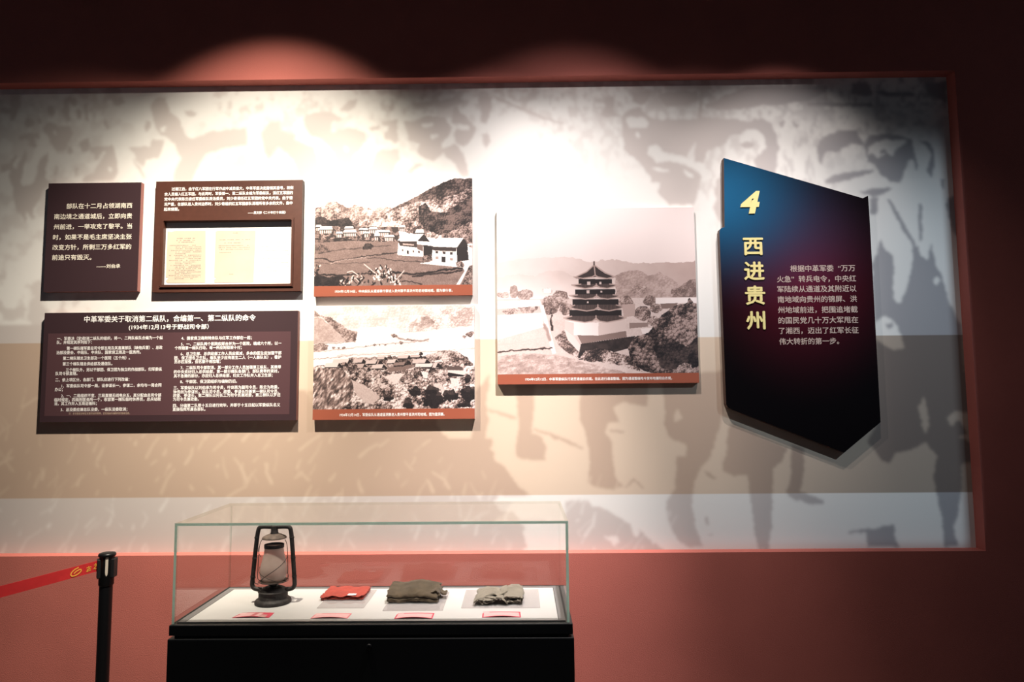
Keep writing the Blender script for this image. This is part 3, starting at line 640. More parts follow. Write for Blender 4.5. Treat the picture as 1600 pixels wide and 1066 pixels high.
def paint_pagoda(X, Y):
    t = .965 - .05 * np.clip((X - 500) / 600, 0, 1) - .05 * np.clip((Y - 150) / 250, 0, 1)  # sky tone darkens rightward: lamp falloff painted into the print
    rx, ry = ragged(X, Y, 8, 22, 3)
    R = lambda p: inside(rx, ry, p)
    P = lambda p: inside(X, Y, p)
    fade = .90 - .22 * np.clip((X - 300) / 800, 0, 1) + .04 * (fbm(X, Y, 60, 3, 1) - .5)
    q = R([(50,340),(120,330),(200,316),(300,312),(350,310),(450,308),(560,335),(680,320),(800,345),(900,345),(1140,336),(1140,560),(50,560)]); t[q] = (fade + .05 * np.clip((Y - 400) / 100, 0, 1))[q]
    q = R([(60,420),(160,400),(260,410),(340,380),(420,390),(500,430),(500,520),(60,520)]); t[q] -= .03
    q = R([(690,412),(760,386),(820,380),(870,412),(930,396),(1000,430),(1050,470),(1010,530),(700,540)]); t[q] = (.66 + .14 * (leafy(X, Y, 22, 1) - .5))[q]
    q = R([(1030,475),(1090,440),(1140,425),(1140,540),(990,540)]); t[q] = (.52 + .2 * (leafy(X, Y, 20, 2) - .5))[q]
    q = P([(50,540),(1140,530),(1150,960),(50,960)]); t[q] = (.80 + .07 * (fbm(X, Y, 50, 4, 2) - .5) + .05 * (vnoise(X, Y, 4, 3) - .5))[q]
    for x, y, a, b, lo, hi in [(90,515,34,16,.6,.85),(150,500,24,34,.6,.82),(210,515,44,26,.55,.82),(200,565,56,26,.42,.75),(130,605,40,16,.45,.8),(220,600,50,14,.5,.8),(330,495,30,16,.7,.9),(270,575,10,28,.4,.6),
                           (350,560,50,44,.42,.8),(400,530,44,40,.4,.78),(350,600,36,22,.35,.7),(430,590,34,36,.35,.75),(750,555,38,34,.4,.75),(820,490,44,26,.5,.75),(880,550,36,28,.36,.7),(840,620,46,38,.32,.75),(910,590,34,26,.36,.8),(1050,500,60,26,.4,.66),(900,660,36,26,.35,.8)]:
        trees(t, X, Y, np.hypot((rx - x) / a, (ry - y) / b) < 1, 16, lo, hi, 2)
    for p, tn in [([(60,545),(290,543),(300,575),(60,592)],.96),([(910,535),(1140,533),(1140,560),(910,566)],.93),([(310,480),(350,480),(350,505),(310,505)],.95),([(935,566),(1030,562),(1010,590),(945,594)],.5),([(288,570),(308,570),(378,832),(358,836)],.97),
                  ([(60,625),(300,612),(312,690),(60,760)],.90),([(830,700),(920,695),(925,722),(840,730)],.9),([(770,670),(870,668),(870,690),(770,700)],.55)]:
        t[P(p)] = tn
    t = np.where(P([(730,570),(800,565),(800,630),(740,640)]), .7, t)
    for pts, wd, tn in [([(62,824),(200,812),(356,803)],4,.22),([(62,790),(200,770),(330,740)],3,.78),([(350,590),(352,700)],3,.2),([(60,860),(250,835),(420,850)],4,.72),([(318,680),(345,760)],9,.62),([(352,650),(354,705)],6,.15)]:
        a = np.clip(1.4 - seg_d(rx, ry, pts) / wd, 0, 1); t = t * (1 - a) + tn * a
    q = R([(60,850),(200,835),(420,850),(560,890),(830,955),(60,960)]); t[q] = (.70 + .35 * (fbm(X * .6 + Y * .4, Y, 14, 4, 5) - .5) + .1 * (vnoise(X, Y, 4, 1) - .5))[q]
    trees(t, X, Y, R([(370,745),(420,705),(470,760),(520,830),(490,860),(400,800)]), 18, .30, .82, 4)
    # foundation wall and hedges
    t[P([(490,733),(600,738),(752,712),(756,746),(600,768),(515,782)])] = .52
    t[P([(420,700),(475,742),(515,800),(500,826),(440,760)])] = .86
    q = P([(510,782),(800,740),(790,800),(560,862),(495,858)]); t[q] = (.16 + .2 * (fbm(X, Y, 30, 3, 2) - .4))[q]
    trees(t, X, Y, R([(495,865),(545,815),(620,805),(700,830),(780,850),(840,935),(700,890),(560,875)]), 20, .12, .82, 5)
    trees(t, X, Y, R([(760,800),(800,745),(870,725),(930,640),(1000,580),(1080,560),(1090,530),(1110,560),(1150,570),(1160,960),(1060,960),(960,950),(850,930),(780,880)]), 32, .04, .66, 6)
    q = R([(900,800),(1010,770),(1080,800),(1150,720),(1160,900),(1080,920),(940,915)]); t[q] = (.32 * leafy(X, Y, 26, 2))[q]
    trees(t, X, Y, R([(1000,930),(1060,885),(1100,890),(1120,945),(1000,945)]), 16, .25, .75, 3)
    # pagoda: white octagonal base, five dark storeys with pale upturned eaves
    t[P([(424,655),(590,668),(748,650),(752,704),(604,737),(472,735),(424,702)])] = .93
    t[P([(424,655),(472,668),(472,735),(424,702)])] = .82
    q = P([(604,668),(748,650),(752,704),(604,737)]); t[q] = .80
    def storey(yb0, yb1, xl, xr, ye, xtl, xtr, dip):
        # wall above, then skirt roof below it
        t[P([(xl, yb0), (xr, yb0), (xr, yb1 + 6), (xl, yb1 + 6)])] = .07
        mid = (xtl + xtr) / 2 + 6
        roofp = [(xl, yb1 - 2), (xr, yb1 - 2), (xtr, ye - 8), (xtr - 40, ye + 6), (mid + 40, ye + dip), (mid, ye + 2), (mid - 45, ye + dip), (xtl + 45, ye + 8), (xtl, ye - 6)]
        q = P(roofp); t[q] = (.24 + .10 * (np.mod(X, 7) < 3))[q]
        for pts in ([(xtl, ye - 8), (xtl + 30, ye + 3), (mid - 60, ye + dip), (mid - 20, ye + dip - 6), (mid, ye - 6)], [(mid, ye - 6), (mid + 20, ye + dip - 6), (mid + 60, ye + dip), (xtr - 30, ye + 3), (xtr, ye - 8)], [(mid, yb1 - 2), (mid, ye)], [(xtl, ye - 8), (xl + 12, yb1)], [(xtr, ye - 8), (xr - 12, yb1)]):
            a = np.clip(1.5 - seg_d(X, Y, pts) / 3.2, 0, 1); t[:] = t * (1 - a) + .70 * a
    storey(598, 632, 448, 728, 650, 418, 752, 16)
    storey(540, 572, 464, 712, 590, 446, 744, 14)
    storey(486, 516, 478, 694, 528, 448, 728, 12)
    storey(430, 458, 496, 676, 470, 460, 712, 12)
    t[P([(580,352),(600,372),(640,400),(695,420),(660,430),(590,418),(510,430),(476,424),(540,390)])] = .20
    for pts in ([(472,418),(520,426),(570,418),(586,408)],[(586,408),(600,418),(650,428),(694,416)],[(580,352),(586,408)],[(580,352),(540,390),(476,420)],[(580,352),(640,396),(692,418)],[(580,335),(580,352)]):
        a = np.clip(1.5 - seg_d(X, Y, pts) / 3.2, 0, 1); tn = .2 if pts[0] == (580,335) else .68; t = t * (1 - a) + tn * a
    for x, y, s in ((542,444,18),(608,446,12),(540,492,16),(614,494,10),(542,552,9)):
        t[P([(x,y),(x+s,y),(x+s,y+s),(x,y+s)])] = .78
    return sepia(np.clip(t, 0, 1))
# ------------------------------------------------------------------ lettering
CURVE = bpy.data.curves.new('type', 'FONT')
TYPE = bpy.data.objects.new('type', CURVE); COL.objects.link(TYPE)
def glyphs(s, bold=0.0, shear=0.0):
    CURVE.body = s; CURVE.size = 1.0; CURVE.offset = bold; CURVE.shear = shear; CURVE.resolution_u = 3
    dg = bpy.context.evaluated_depsgraph_get(); dg.update()
    me = bpy.data.meshes.new_from_object(TYPE.evaluated_get(dg))
    v = np.empty(len(me.vertices) * 3, np.float32); me.vertices.foreach_get('co', v); v = v.reshape(-1, 3)[:, :2].astype(float)
    f = [tuple(p.vertices) for p in me.polygons]; bpy.data.meshes.remove(me)
    return v, f

def heavy(v, f, w, n=4):
    """thicken strokes by overprinting slightly shifted copies"""
    sh = [(0, 0)] if w == 0 else [(-w, 0), (w, 0), (0, w), (0, -w)][:n]
    vs = np.concatenate([v + np.array(s) for s in sh]); k = len(v)
    return vs, [tuple(i + j * k for i in q) for j in range(len(sh)) for q in f], k
def lettering(name, panel, y, m, root, bold=0.012, label=None, split=True):
    rows = [t for t in TEXT if t[0] == panel]; vs, fs = [], []
    for r_, (pn, s, x0, x1, zc, em) in enumerate(rows):
        v, f = glyphs(s, 0); v, f, k = heavy(v, f, bold)
        a, b = v[:, 0].min(), v[:, 0].max(); sx = (x1 - x0) / (b - a); o = len(vs)
        vs += [(x0 + (p[0] - a) * sx, y - 2e-5 * (i // k), zc + (p[1] - 0.38) * em) for i, p in enumerate(v)]
        fs += [tuple(i + o for i in q) for q in f]
        if split: part(name, (vs, fs), m, root, label=label); vs, fs = [], []
    if not split: return part(name, (vs, fs), m, root, label=label)

def raised(name, s, x0, x1, z0, z1, y, depth, m, root, bold, shear=0.0, label=None):
    solo = len(s) == 1 and s.isascii()          # one plain numeral takes a true outline offset
    v, f = glyphs(s, bold if solo else 0, shear); v, f, kk = heavy(v, f, 0 if solo else bold)
    a, b, c, d = v[:, 0].min(), v[:, 0].max(), v[:, 1].min(), v[:, 1].max()
    bm = bmesh.new()
    w = [bm.verts.new((x0 + (p[0] - a) / (b - a) * (x1 - x0), y - depth - 1e-4 * (i // kk), z0 + (p[1] - c) / (d - c) * (z1 - z0))) for i, p in enumerate(v)]
    for q in f:
        try: bm.faces.new([w[i] for i in q])
        except ValueError: pass
    bmesh.ops.remove_doubles(bm, verts=bm.verts, dist=1e-6)
    r = bmesh.ops.extrude_face_region(bm, geom=list(bm.faces))
    bmesh.ops.translate(bm, vec=(0, depth, 0), verts=[e for e in r['geom'] if isinstance(e, bmesh.types.BMVert)])
    bmesh.ops.recalc_face_normals(bm, faces=bm.faces)
    return part(name, bm, m, root, label=label)

def framed(x0, x1, z0, z1, a0, a1, c0, c1, y0, y1):
    bm = bmesh.new()
    o = [(x0, z0), (x1, z0), (x1, z1), (x0, z1)]; i = [(a0, c0), (a1, c0), (a1, c1), (a0, c1)]
    L = [[bm.verts.new((x, y, z)) for x, z in q] for q in (o, i) for y in (y0, y1)]   # of, ob, if, ib
    for k in range(4):
        n = (k + 1) % 4
        bm.faces.new((L[0][k], L[0][n], L[2][n], L[2][k])); bm.faces.new((L[1][k], L[3][k], L[3][n], L[1][n]))
        bm.faces.new((L[0][k], L[1][k], L[1][n], L[0][n])); bm.faces.new((L[2][k], L[2][n], L[3][n], L[3][k]))
    bmesh.ops.recalc_face_normals(bm, faces=bm.faces); return bm

# ------------------------------------------------------------------ the setting
XR, ZT, ZB, XL, REC = 2.266, 3.322, 0.889, -4.4, 0.071
X0, X1, Z1 = -5.2, 3.6, 4.3
for nm, q in (('wall_back', (X0, X1, 0.010, 0.15, 0, Z1)), ('wall_top', (X0, X1, -REC, 0.0099, ZT, Z1)), ('wall_bottom', (X0, X1, -REC, 0.0099, 0, ZB)),
              ('wall_left', (X0, XL, -REC, 0.0099, ZB, ZT)), ('wall_right', (XR, X1, -REC, 0.0099, ZB, ZT))):
    tag(part(nm, bbox(*q), M['red']), kind='structure')
tag(part('floor', bbox(-5.2, 3.6, -6, 0.15, -0.1, 0.0), M['floor']), kind='structure')

# added projector on a ceiling rod, out of view: its gate shapes the cool light
tag(part('ceiling', bbox(-5.2, 3.6, -6, 0.15, 4.3, 4.4), M['gap']), kind='structure')
fp = thing('added_projector', (PROJ.x, PROJ.y, PROJ.z), 'black projector added out of view at far right to shape the cool light', 'spotlight')
K = 0.12
def gate(x, z, y=0.0):
    t = Vector((x, y, z)); q = PROJ + (t - PROJ) * (K * PROJ.y / (PROJ.y - y)); return q
g0, g1 = gate(-1.2, ZB + .004), gate(XR - .035, ZT - .01)
part('shutter', framed(g0.x - .22, g1.x + .25, g0.z - .30, g1.z + .25, g0.x, g1.x, g0.z, g1.z, g0.y - .002, g0.y), M['gap'], fp)  # added plate, its opening sized to keep cool light on the mural
aim = (Vector((1.85, 0, 1.50)) - PROJ).normalized()
part('housing', tube([PROJ - aim * .26, PROJ - aim * .03], .07, 24), M['black'], fp)
part('rod', tube([PROJ - aim * .15, Vector((PROJ.x - aim.x * .15, PROJ.y - aim.y * .15, 4.299))], .012, 10), M['black'], fp)
part('arm', tube([PROJ - aim * .03 + Vector((0, 0, .06)), Vector((g0.x + .3, g0.y, g1.z + .2))], .008, 8), M['black'], fp)

# ------------------------------------------------------------------ mural printed on the recess
gx = np.linspace(XL, XR, 1240); gz = np.linspace(ZT, ZB, 452)
GX, GZ = np.meshgrid(gx, gz)
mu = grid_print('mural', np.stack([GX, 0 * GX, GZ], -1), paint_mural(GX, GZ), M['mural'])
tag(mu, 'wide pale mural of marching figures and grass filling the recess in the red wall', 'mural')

# ------------------------------------------------------------------ text panels
WP = 'display panels on the mural'
def panel_root(name, x0, x1, z0, label, cat, group=None):
    return thing(name, ((x0 + x1) / 2, 0.0, z0), label, cat, group)
def board_parts(root, x0, x1, z0, z1, face, side, t=0.03):
    b = bbox(x0, x1, -t, -0.001, z0, z1, 0.0)
    for f in b.faces: f.material_index = 0 if f.normal.y < -0.9 else 1
    return part('board', b, [face, side], root)

r = panel_root('text_panel', -2.461, -1.972, 2.218, 'small square dark plum text panel with six lines of ivory writing, at upper left', 'text panel')
board_parts(r, -2.461, -1.972, 2.218, 2.793, M['plum'], M['plum_side'])
lettering('text_line', 'p1', -0.0305, M['ivory'], r, 0.013, 'ivory lettering')

r = panel_root('text_panel', -1.894, -1.124, 2.21, 'brown panel with small white writing above a window holding two old papers', 'text panel')
x0, x1, z0, z1, a0, a1, c0, c1 = -1.894, -1.124, 2.21, 2.796, -1.845, -1.176, 2.247, 2.582
part('board', framed(x0, x1, z0, z1, a0, a1, c0, c1, -0.03, -0.001), M['brown'], r)
mo = framed(-1.857, -1.164, 2.232, 2.595, a0 + .001, a1 - .001, c0 + .001, c1 - .001, -0.038, -0.0302)
bmesh.ops.bevel(mo, geom=[e for e in mo.edges if all(abs(v.co.y + 0.038) < 1e-6 for v in e.verts)], offset=0.003, segments=2, affect='EDGES')
part('window_moulding', mo, M['brown'], r)
part('backing_sheet', bbox(a0 + .0005, a1 - .0005, -0.008, -0.001, c0 + .0005, c1 - .0005), M['sheet'], r)
lettering('text_line', 'p2', -0.0305, M['white'], r, 0.019, 'white lettering')
def page(poly): return prism(poly, -0.0092, -0.0081)
pg = part('manuscript_page', page([(-1.827, 2.262), (-1.63, 2.262), (-1.636, 2.536), (-1.80, 2.537), (-1.815, 2.532), (-1.836, 2.536), (-1.837, 2.292), (-1.822, 2.29), (-1.836, 2.272)]), M['manuscript'], r)
def lines(rows, y):
    vs, fs = [], []
    rr = random.Random(3)
    for xa, xb, z in rows:
        x = xa
        while x < xb:
            wd = rr.uniform(.004, .0075)
            if rr.random() < .86:
                h = rr.uniform(.0012, .0026); o = len(vs)
                vs += [(x, y, z - h), (min(x + wd, xb), y, z - h), (min(x + wd, xb), y, z + h), (x, y, z + h)]; fs.append((o, o + 1, o + 2, o + 3))
            x += wd + rr.uniform(.0012, .003)
    return vs, fs
part('typed_lines', lines([(-1.785, -1.69, 2.497), (-1.787, -1.69, 2.486), (-1.775, -1.695, 2.477)] + [(-1.79 if k % 3 else -1.822, -1.655 - .03 * ((k * 7) % 5 == 0) - .05 * ((k * 5) % 6 == 1), 2.460 - k * .0088) for k in range(21)], -0.0096), M['pencil'], pg)
pg = part('manuscript_page', page([(-1.582, 2.262), (-1.378, 2.262), (-1.373, 2.535), (-1.57, 2.536), (-1.583, 2.532), (-1.584, 2.29), (-1.572, 2.287), (-1.585, 2.275)]), M['manuscript'], r)
part('typed_lines', lines([(-1.56, -1.40, 2.487), (-1.535, -1.45, 2.470), (-1.565, -1.405, 2.456), (-1.565, -1.40, 2.446), (-1.56, -1.40, 2.436), (-1.56, -1.50, 2.420)], -0.0096), M['pencil'], pg)
part('page_mark', lines([(-1.49, -1.465, 2.523)], -0.0096), M['pencil'], pg)
part('page_mark', lines([(-1.505, -1.485, 2.305)], -0.0096), M['pencil'], pg)
part('transcript_lines', lines([(-1.318 if k == 0 else -1.35, -1.195 - (.03 if k in (4, 7) else 0), 2.471 - k * .0215) for k in range(8)], -0.0086), mat('transcript_ink', (0.40, 0.40, 0.38), 0.8), r)

r = panel_root('text_panel', -2.448, -1.136, 1.547, 'wide dark plum text panel with a bold title and two columns of writing', 'text panel')
board_parts(r, -2.448, -1.136, 1.547, 2.108, M['plum'], M['plum_side'])
part('tinted_field', prism([(-2.424, 1.578), (-1.171, 1.578), (-1.171, 2.001), (-2.424, 2.001)], -0.0304, -0.0299), M['plum_in'], r)
lettering('text_line', 'p3', -0.0309, M['white'], r, 0.015, 'cream lettering')
lettering('footnote_lettering', 'p3n', -0.0309, M['tan_ink'], r, 0.0, 'small dull lettering')

# ------------------------------------------------------------------ photograph panels
def photo_panel(x0, x1, z0, z1, zc, key, painter, quad, W, H, label):
    r = panel_root('photo_panel', x0, x1, z0, label, 'photograph')
    b = bbox(x0, x1, -0.03, -0.001, z0, z1)
    for f in b.faces: f.material_index = 1 if f.normal.z < -0.9 else 0
    part('board', b, [M['pale_edge'], M['rust_side']], r)
    u, v = np.meshgrid(np.linspace(0, 1, W), np.linspace(0, 1, H))
    (ax, ay), (bx, by), (cx, cy), (dx, dy) = quad
    PX = (ax * (1 - u) + bx * u) * (1 - v) + (dx * (1 - u) + cx * u) * v
    PY = (ay * (1 - u) + by * u) * (1 - v) + (dy * (1 - u) + cy * u) * v
    P = np.stack([x0 + (x1 - x0) * u, np.full(u.shape, -0.0306), z1 - (z1 - zc) * v], -1)
    o = grid_print('photograph', P, painter(PX, PY), M['print'], r)
    c = part('caption_strip', bbox(x0, x1, -0.0306, -0.0301, z0, zc), M['rust'], r)
    lettering('caption_lettering', key, -0.031, M['white'], c, 0.016, 'white caption lettering')
    return r
photo_panel(-1.056, -0.238, 2.180, 2.795, 2.234, 'ph1', paint_village, [(68, 50), (1375, 45), (1375, 938), (65, 944)], 470, 325, 'sepia photograph of a valley village with farmhouses below a wooded hill')
photo_panel(-1.052, -0.229, 1.548, 2.129, 1.601, 'ph2', paint_hamlet, [(55, 65), (1320, 62), (1324, 884), (50, 886)], 470, 305, 'sepia photograph of hamlet roofs among trees, hung under the valley village photograph')
photo_panel(-0.112, 0.908, 1.720, 2.627, 1.771, 'ph3', paint_pagoda, [(52, 42), (1116, 36), (1140, 938), (65, 945)], 560, 495, 'large sepia photograph of a five tiered pagoda beside dark trees')

# ------------------------------------------------------------------ section sign with raised gold heading
def sign_mat():
    m = bpy.data.materials.new('blue_to_maroon_print'); m.use_nodes = True; nt = m.node_tree; N = nt.nodes.new; L = nt.links.new
    b = nt.nodes['Principled BSDF']; b.inputs['Roughness'].default_value = 0.65; b.inputs['Specular IOR Level'].default_value = 0.03
    tc = N('ShaderNodeTexCoord'); sep = N('ShaderNodeSeparateXYZ'); L(tc.outputs['Object'], sep.inputs[0])
    def blob(cx, cz, rx, rz, rot=0.0):
        mp = N('ShaderNodeMapping'); mp.vector_type = 'TEXTURE'
        mp.inputs['Location'].default_value = (cx, 0, cz); mp.inputs['Rotation'].default_value = (0, rot, 0); mp.inputs['Scale'].default_value = (rx, 1000, rz)
        L(tc.outputs['Object'], mp.inputs[0])
        g = N('ShaderNodeTexGradient'); g.gradient_type = 'QUADRATIC_SPHERE'; L(mp.outputs[0], g.inputs[0]); return g.outputs['Fac']
    def mix(fac, a, col):
        x = N('ShaderNodeMixRGB'); L(fac, x.inputs[0]); x.inputs[2].default_value = (*col, 1)
        if isinstance(a, tuple): x.inputs[1].default_value = (*a, 1)
        else: L(a, x.inputs[1])
        return x.outputs[0]
    c = mix(blob(0.04, 0.86, 0.62, 0.66), (0.0030, 0.0022, 0.0030), (0.095, 0.007, 0.018))
    c = mix(blob(-0.42, 1.28, 0.95, 0.55, 0.35), c, (0.011, 0.085, 0.185))
    c = mix(blob(-0.42, 1.36, 0.6, 0.5, 0.3), c, (0.013, 0.10, 0.215))
    L(c, b.inputs['Base Color']); return m
r = thing('section_sign', (1.42, 0.0, 1.364), 'tall dark angular sign shading blue to maroon with a gold numeral four', 'sign')
out = [(1.069, 2.884), (1.776, 2.662), (1.803, 2.676), (1.805, 2.56), (1.806, 1.515), (1.616, 1.364), (1.060, 1.585), (1.045, 1.595), (1.037, 1.612), (1.033, 2.492), (1.036, 2.506), (1.046, 2.515), (1.060, 2.518)]
sb = prism(out, -0.040, -0.001, 0.002)
for f in sb.faces: f.material_index = 0 if f.normal.y < -0.5 else 1
part('board', sb, [sign_mat(), mat('sign_edge', (0.085, 0.045, 0.032), 0.55)], r)
lettering('text_line', 'b4', -0.0406, M['dim_ink'], r, 0.014, 'beige paragraph lettering')
for k, (pn, s, a, b, c, d) in enumerate([t for t in TEXT if t[0] == 'b4h']):
    raised('numeral' if k == 0 else 'heading_character', s, a, b, c, d, -0.0402, 0.005, M['gold'], r, 0.040 if k == 0 else 0.022, 0.22 if k == 0 else 0.0, 'pale gold')

# ------------------------------------------------------------------ display case
DZ = 0.822
case = thing('display_case', (-0.56, -0.64, 0.0), 'black based glass display case standing in front of the mural', 'display case')
part('cabinet', bbox(-1.314, 0.192, -0.905, -0.375, 0.0, 0.770, 0.004), M['black'], case)
part('shadow_gap', bbox(-1.295, 0.172, -0.888, -0.392, 0.7695, 0.7815), M['gap'], case)
part('rim', bbox(-1.311, 0.188, -0.902, -0.378, 0.781, 0.819, 0.003), M['black'], case)
part('inner_rail', framed(-1.294, 0.165, 0, 1, -1.264, 0.136, 0.1, 0.9, 0, 1) if 0 else join(*[(lambda b: ([tuple(v.co) for v in b.verts], [tuple(v.index for v in f.verts) for f in b.faces]))((lambda b: (b.verts.index_update(), b)[1])(bbox(*q))) for q in
     [(-1.294, 0.163, -0.8735, -0.8695, 0.8185, 0.8225), (-1.294, 0.163, -0.432, -0.405, 0.8185, 0.8215), (-1.294, -1.2665, -0.8695, -0.432, 0.8185, 0.8215), (0.1385, 0.163, -0.8695, -0.432, 0.8185, 0.8215)]]), M['rimgrey'], case)
part('deck', bbox(-1.264, 0.1365, -0.868, -0.434, 0.8185, DZ, 0.0006), M['deck'], case)
lk = lathe([(0.011, 0), (0.011, 0.004), (0.009, 0.006), (0.004, 0.006), (0.0035, 0.003), (0, 0.003)], (0, 0, 0), 24)
lk = ([(x - 0.564, -0.905 - z, 0.741 + y) for x, y, z in lk[0]], lk[1])
part('lock', lk, M['chrome'], case, True)
def pane(name, b, edge_axis):
    """thin glass slab: the two large faces are clear, the narrow polished edges green"""
    bm = bbox(*b); bm.normal_update()
    for f in bm.faces: f.material_index = 0 if abs(f.normal[edge_axis]) > 0.9 else 1 if f.normal.y < -0.9 else 2
    return part(name, bm, [M['glass'], M['edge'], M['clearedge']], case)
gx0, gx1, gy0, gy1, gz0, gz1, gt = -1.308, 0.177, -0.887, -0.393, 0.8192, 1.189, 0.010
pane('glass_top', (gx0, gx1, gy0, gy1, gz1 - gt, gz1), 2)
pane('glass_side', (gx0, gx0 + gt, gy0, gy1, gz0, gz1 - gt - .0003), 0)
pane('glass_side', (gx1 - gt, gx1, gy0, gy1, gz0, gz1 - gt - .0003), 0)
pane('glass_front', (gx0 + gt + .0003, gx1 - gt - .0003, gy0, gy0 + gt, gz0, gz1 - gt - .0003), 1)
pane('glass_back', (gx0 + gt + .0003, gx1 - gt - .0003, gy1 - gt, gy1, gz0, gz1 - gt - .0003), 1)

# ------------------------------------------------------------------ old storm lantern
lx, ly, lz = -1.020, -0.632, DZ
lan = thing('oil_lantern', (lx, ly, lz), 'blackened old storm lantern with dusty glass globe inside the display case', 'lantern')
LZ = lambda z: lz + z
part('fount', lathe([(0.0, 0.0005), (0.069, 0.0005), (0.0725, 0.003), (0.0725, 0.009), (0.069, 0.015), (0.0625, 0.019), (0.0595, 0.0195), (0.0575, 0.0215), (0.0575, 0.0455), (0.0595, 0.0465), (0.0595, 0.049), (0.0565, 0.050), (0.047, 0.058), (0.030, 0.066), (0.0, 0.067)], (lx, ly, lz), 48), M['iron'], lan, True)
part('burner', lathe([(0.012, 0.064), (0.014, 0.072), (0.024, 0.076), (0.030, 0.081), (0.020, 0.085), (0.0, 0.086)], (lx, ly, lz), 32), M['iron'], lan, True)
part('globe_plate', lathe([(0.030, 0.083), (0.052, 0.086), (0.053, 0.090), (0.046, 0.089), (0.030, 0.087)], (lx, ly, lz), 40, True), M['rustiron'], lan, True)
gp = [(0.041, 0.090), (0.050, 0.101), (0.0545, 0.118), (0.0545, 0.135), (0.051, 0.155), (0.046, 0.175), (0.0410, 0.197), (0.0385, 0.215), (0.0380, 0.228)]
gm = bpy.data.materials.new('dusty_glass'); gm.use_nodes = True
nt = gm.node_tree; bs = nt.nodes['Principled BSDF']; bs.inputs['Roughness'].default_value = 0.25; bs.inputs['Base Color'].default_value = (0.74, 0.60, 0.53, 1)
tcg = nt.nodes.new('ShaderNodeTexCoord'); ng = nt.nodes.new('ShaderNodeTexNoise'); ng.inputs['Scale'].default_value = 14; ng.inputs['Detail'].default_value = 5
nt.links.new(tcg.outputs['Object'], ng.inputs['Vector']); mg = nt.nodes.new('ShaderNodeMapRange'); mg.inputs['To Min'].default_value = 0.38; mg.inputs['To Max'].default_value = 0.70
nt.links.new(ng.outputs['Fac'], mg.inputs['Value']); nt.links.new(mg.outputs['Result'], bs.inputs['Alpha'])
part('globe', lathe(gp + [(a - 0.0016, b) for a, b in gp[::-1]], (lx, ly, lz), 48, True), gm, lan, True, 'dusty clear glass globe')
part('globe_collar', lathe([(0.0375, 0.222), (0.0395, 0.222), (0.0395, 0.235), (0.0375, 0.235)], (lx, ly, lz), 40, True), M['iron'], lan, True)
part('hood', lathe([(0.0, 0.279), (0.018, 0.278), (0.030, 0.274), (0.046, 0.266), (0.049, 0.262), (0.049, 0.259), (0.046, 0.261), (0.020, 0.267), (0.0, 0.269)], (lx, ly, lz), 40), M['rustiron'], lan, True)
part('chimney', lathe([(0.0165, 0.270), (0.0165, 0.281), (0.0145, 0.284), (0.0145, 0.309), (0.0, 0.309)], (lx, ly, lz), 28), M['iron'], lan, True)
for s in (-1, 1):
    path = smooth_path([(lx + s * 0.012, ly, LZ(0.305)), (lx + s * 0.045, ly, LZ(0.306)), (lx + s * 0.062, ly, LZ(0.302)), (lx + s * 0.068, ly, LZ(0.288)), (lx + s * 0.073, ly, LZ(0.250)), (lx + s * 0.081, ly, LZ(0.160)), (lx + s * 0.087, ly, LZ(0.085)), (lx + s * 0.086, ly, LZ(0.068)), (lx + s * 0.077, ly, LZ(0.057)), (lx + s * 0.050, ly, LZ(0.051))], 6)
    t = part('side_tube', tube(path, 0.0088, 14), M['iron'], lan, True)
    for zz, xx in ((0.262, 0.0725), (0.180, 0.0795), (0.105, 0.0855)):
        part('tube_joint', lathe([(0.0094, -0.003), (0.0102, -0.001), (0.0102, 0.001), (0.0094, 0.003)], (lx + s * xx, ly, LZ(zz)), 16, True), M['iron'], t, True)
    gw = smooth_path([(lx + s * 0.047, ly - .01, LZ(0.256)), (lx + s * 0.056, ly - .01, LZ(0.236)), (lx + s * 0.060, ly - .01, LZ(0.190)), (lx + s * 0.062, ly - .01, LZ(0.130)), (lx + s * 0.061, ly - .01, LZ(0.098)), (lx + s * 0.045, ly - .012, LZ(0.090))], 5)
    part('guard_wire', tube(gw, 0.0014, 6), M['wire'], lan, True)
def around(a0, a1, z0, z1, r0):
    return [(lx + (r0 + 0.0035 * math.sin(math.pi * k / 20)) * math.cos(a0 + (a1 - a0) * k / 20), ly + (r0 + 0.0035 * math.sin(math.pi * k / 20)) * math.sin(a0 + (a1 - a0) * k / 20), LZ(z0 + (z1 - z0) * k / 20)) for k in range(21)]
PI = math.pi
part('guard_wire', tube(around(PI * 1.20, PI * 1.98, 0.090, 0.185, 0.056), 0.0014, 6), M['wire'], lan, True)
part('guard_wire', tube(around(PI * 1.02, PI * 1.72, 0.145, 0.092, 0.056), 0.0011, 6), M['wire'], lan, True)
part('guard_wire', tube(around(PI * 0.05, PI * 0.9, 0.095, 0.160, 0.057), 0.0012, 6), M['wire'], lan, True)
part('guard_ring', tube([(lx + 0.0585 * math.cos(k * PI / 18), ly + 0.0585 * math.sin(k * PI / 18), LZ(0.088)) for k in range(36)] + [(lx + 0.0585, ly, LZ(0.088))], 0.0014, 6), M['wire'], lan, True)
part('lift_lever', tube(smooth_path([(lx - 0.052, ly - .03, LZ(0.082)), (lx - 0.066, ly - .025, LZ(0.085)), (lx - 0.069, ly - .025, LZ(0.100)), (lx - 0.066, ly - .02, LZ(0.108))], 5), 0.0016, 6), M['wire'], lan, True)
part('wire_hook', tube(smooth_path([(lx - 0.055, ly - .012, LZ(0.235)), (lx - 0.060, ly - .014, LZ(0.215)), (lx - 0.054, ly - .016, LZ(0.195)), (lx - 0.046, ly - .02, LZ(0.188))], 5), 0.0012, 6), M['wire'], lan, True)

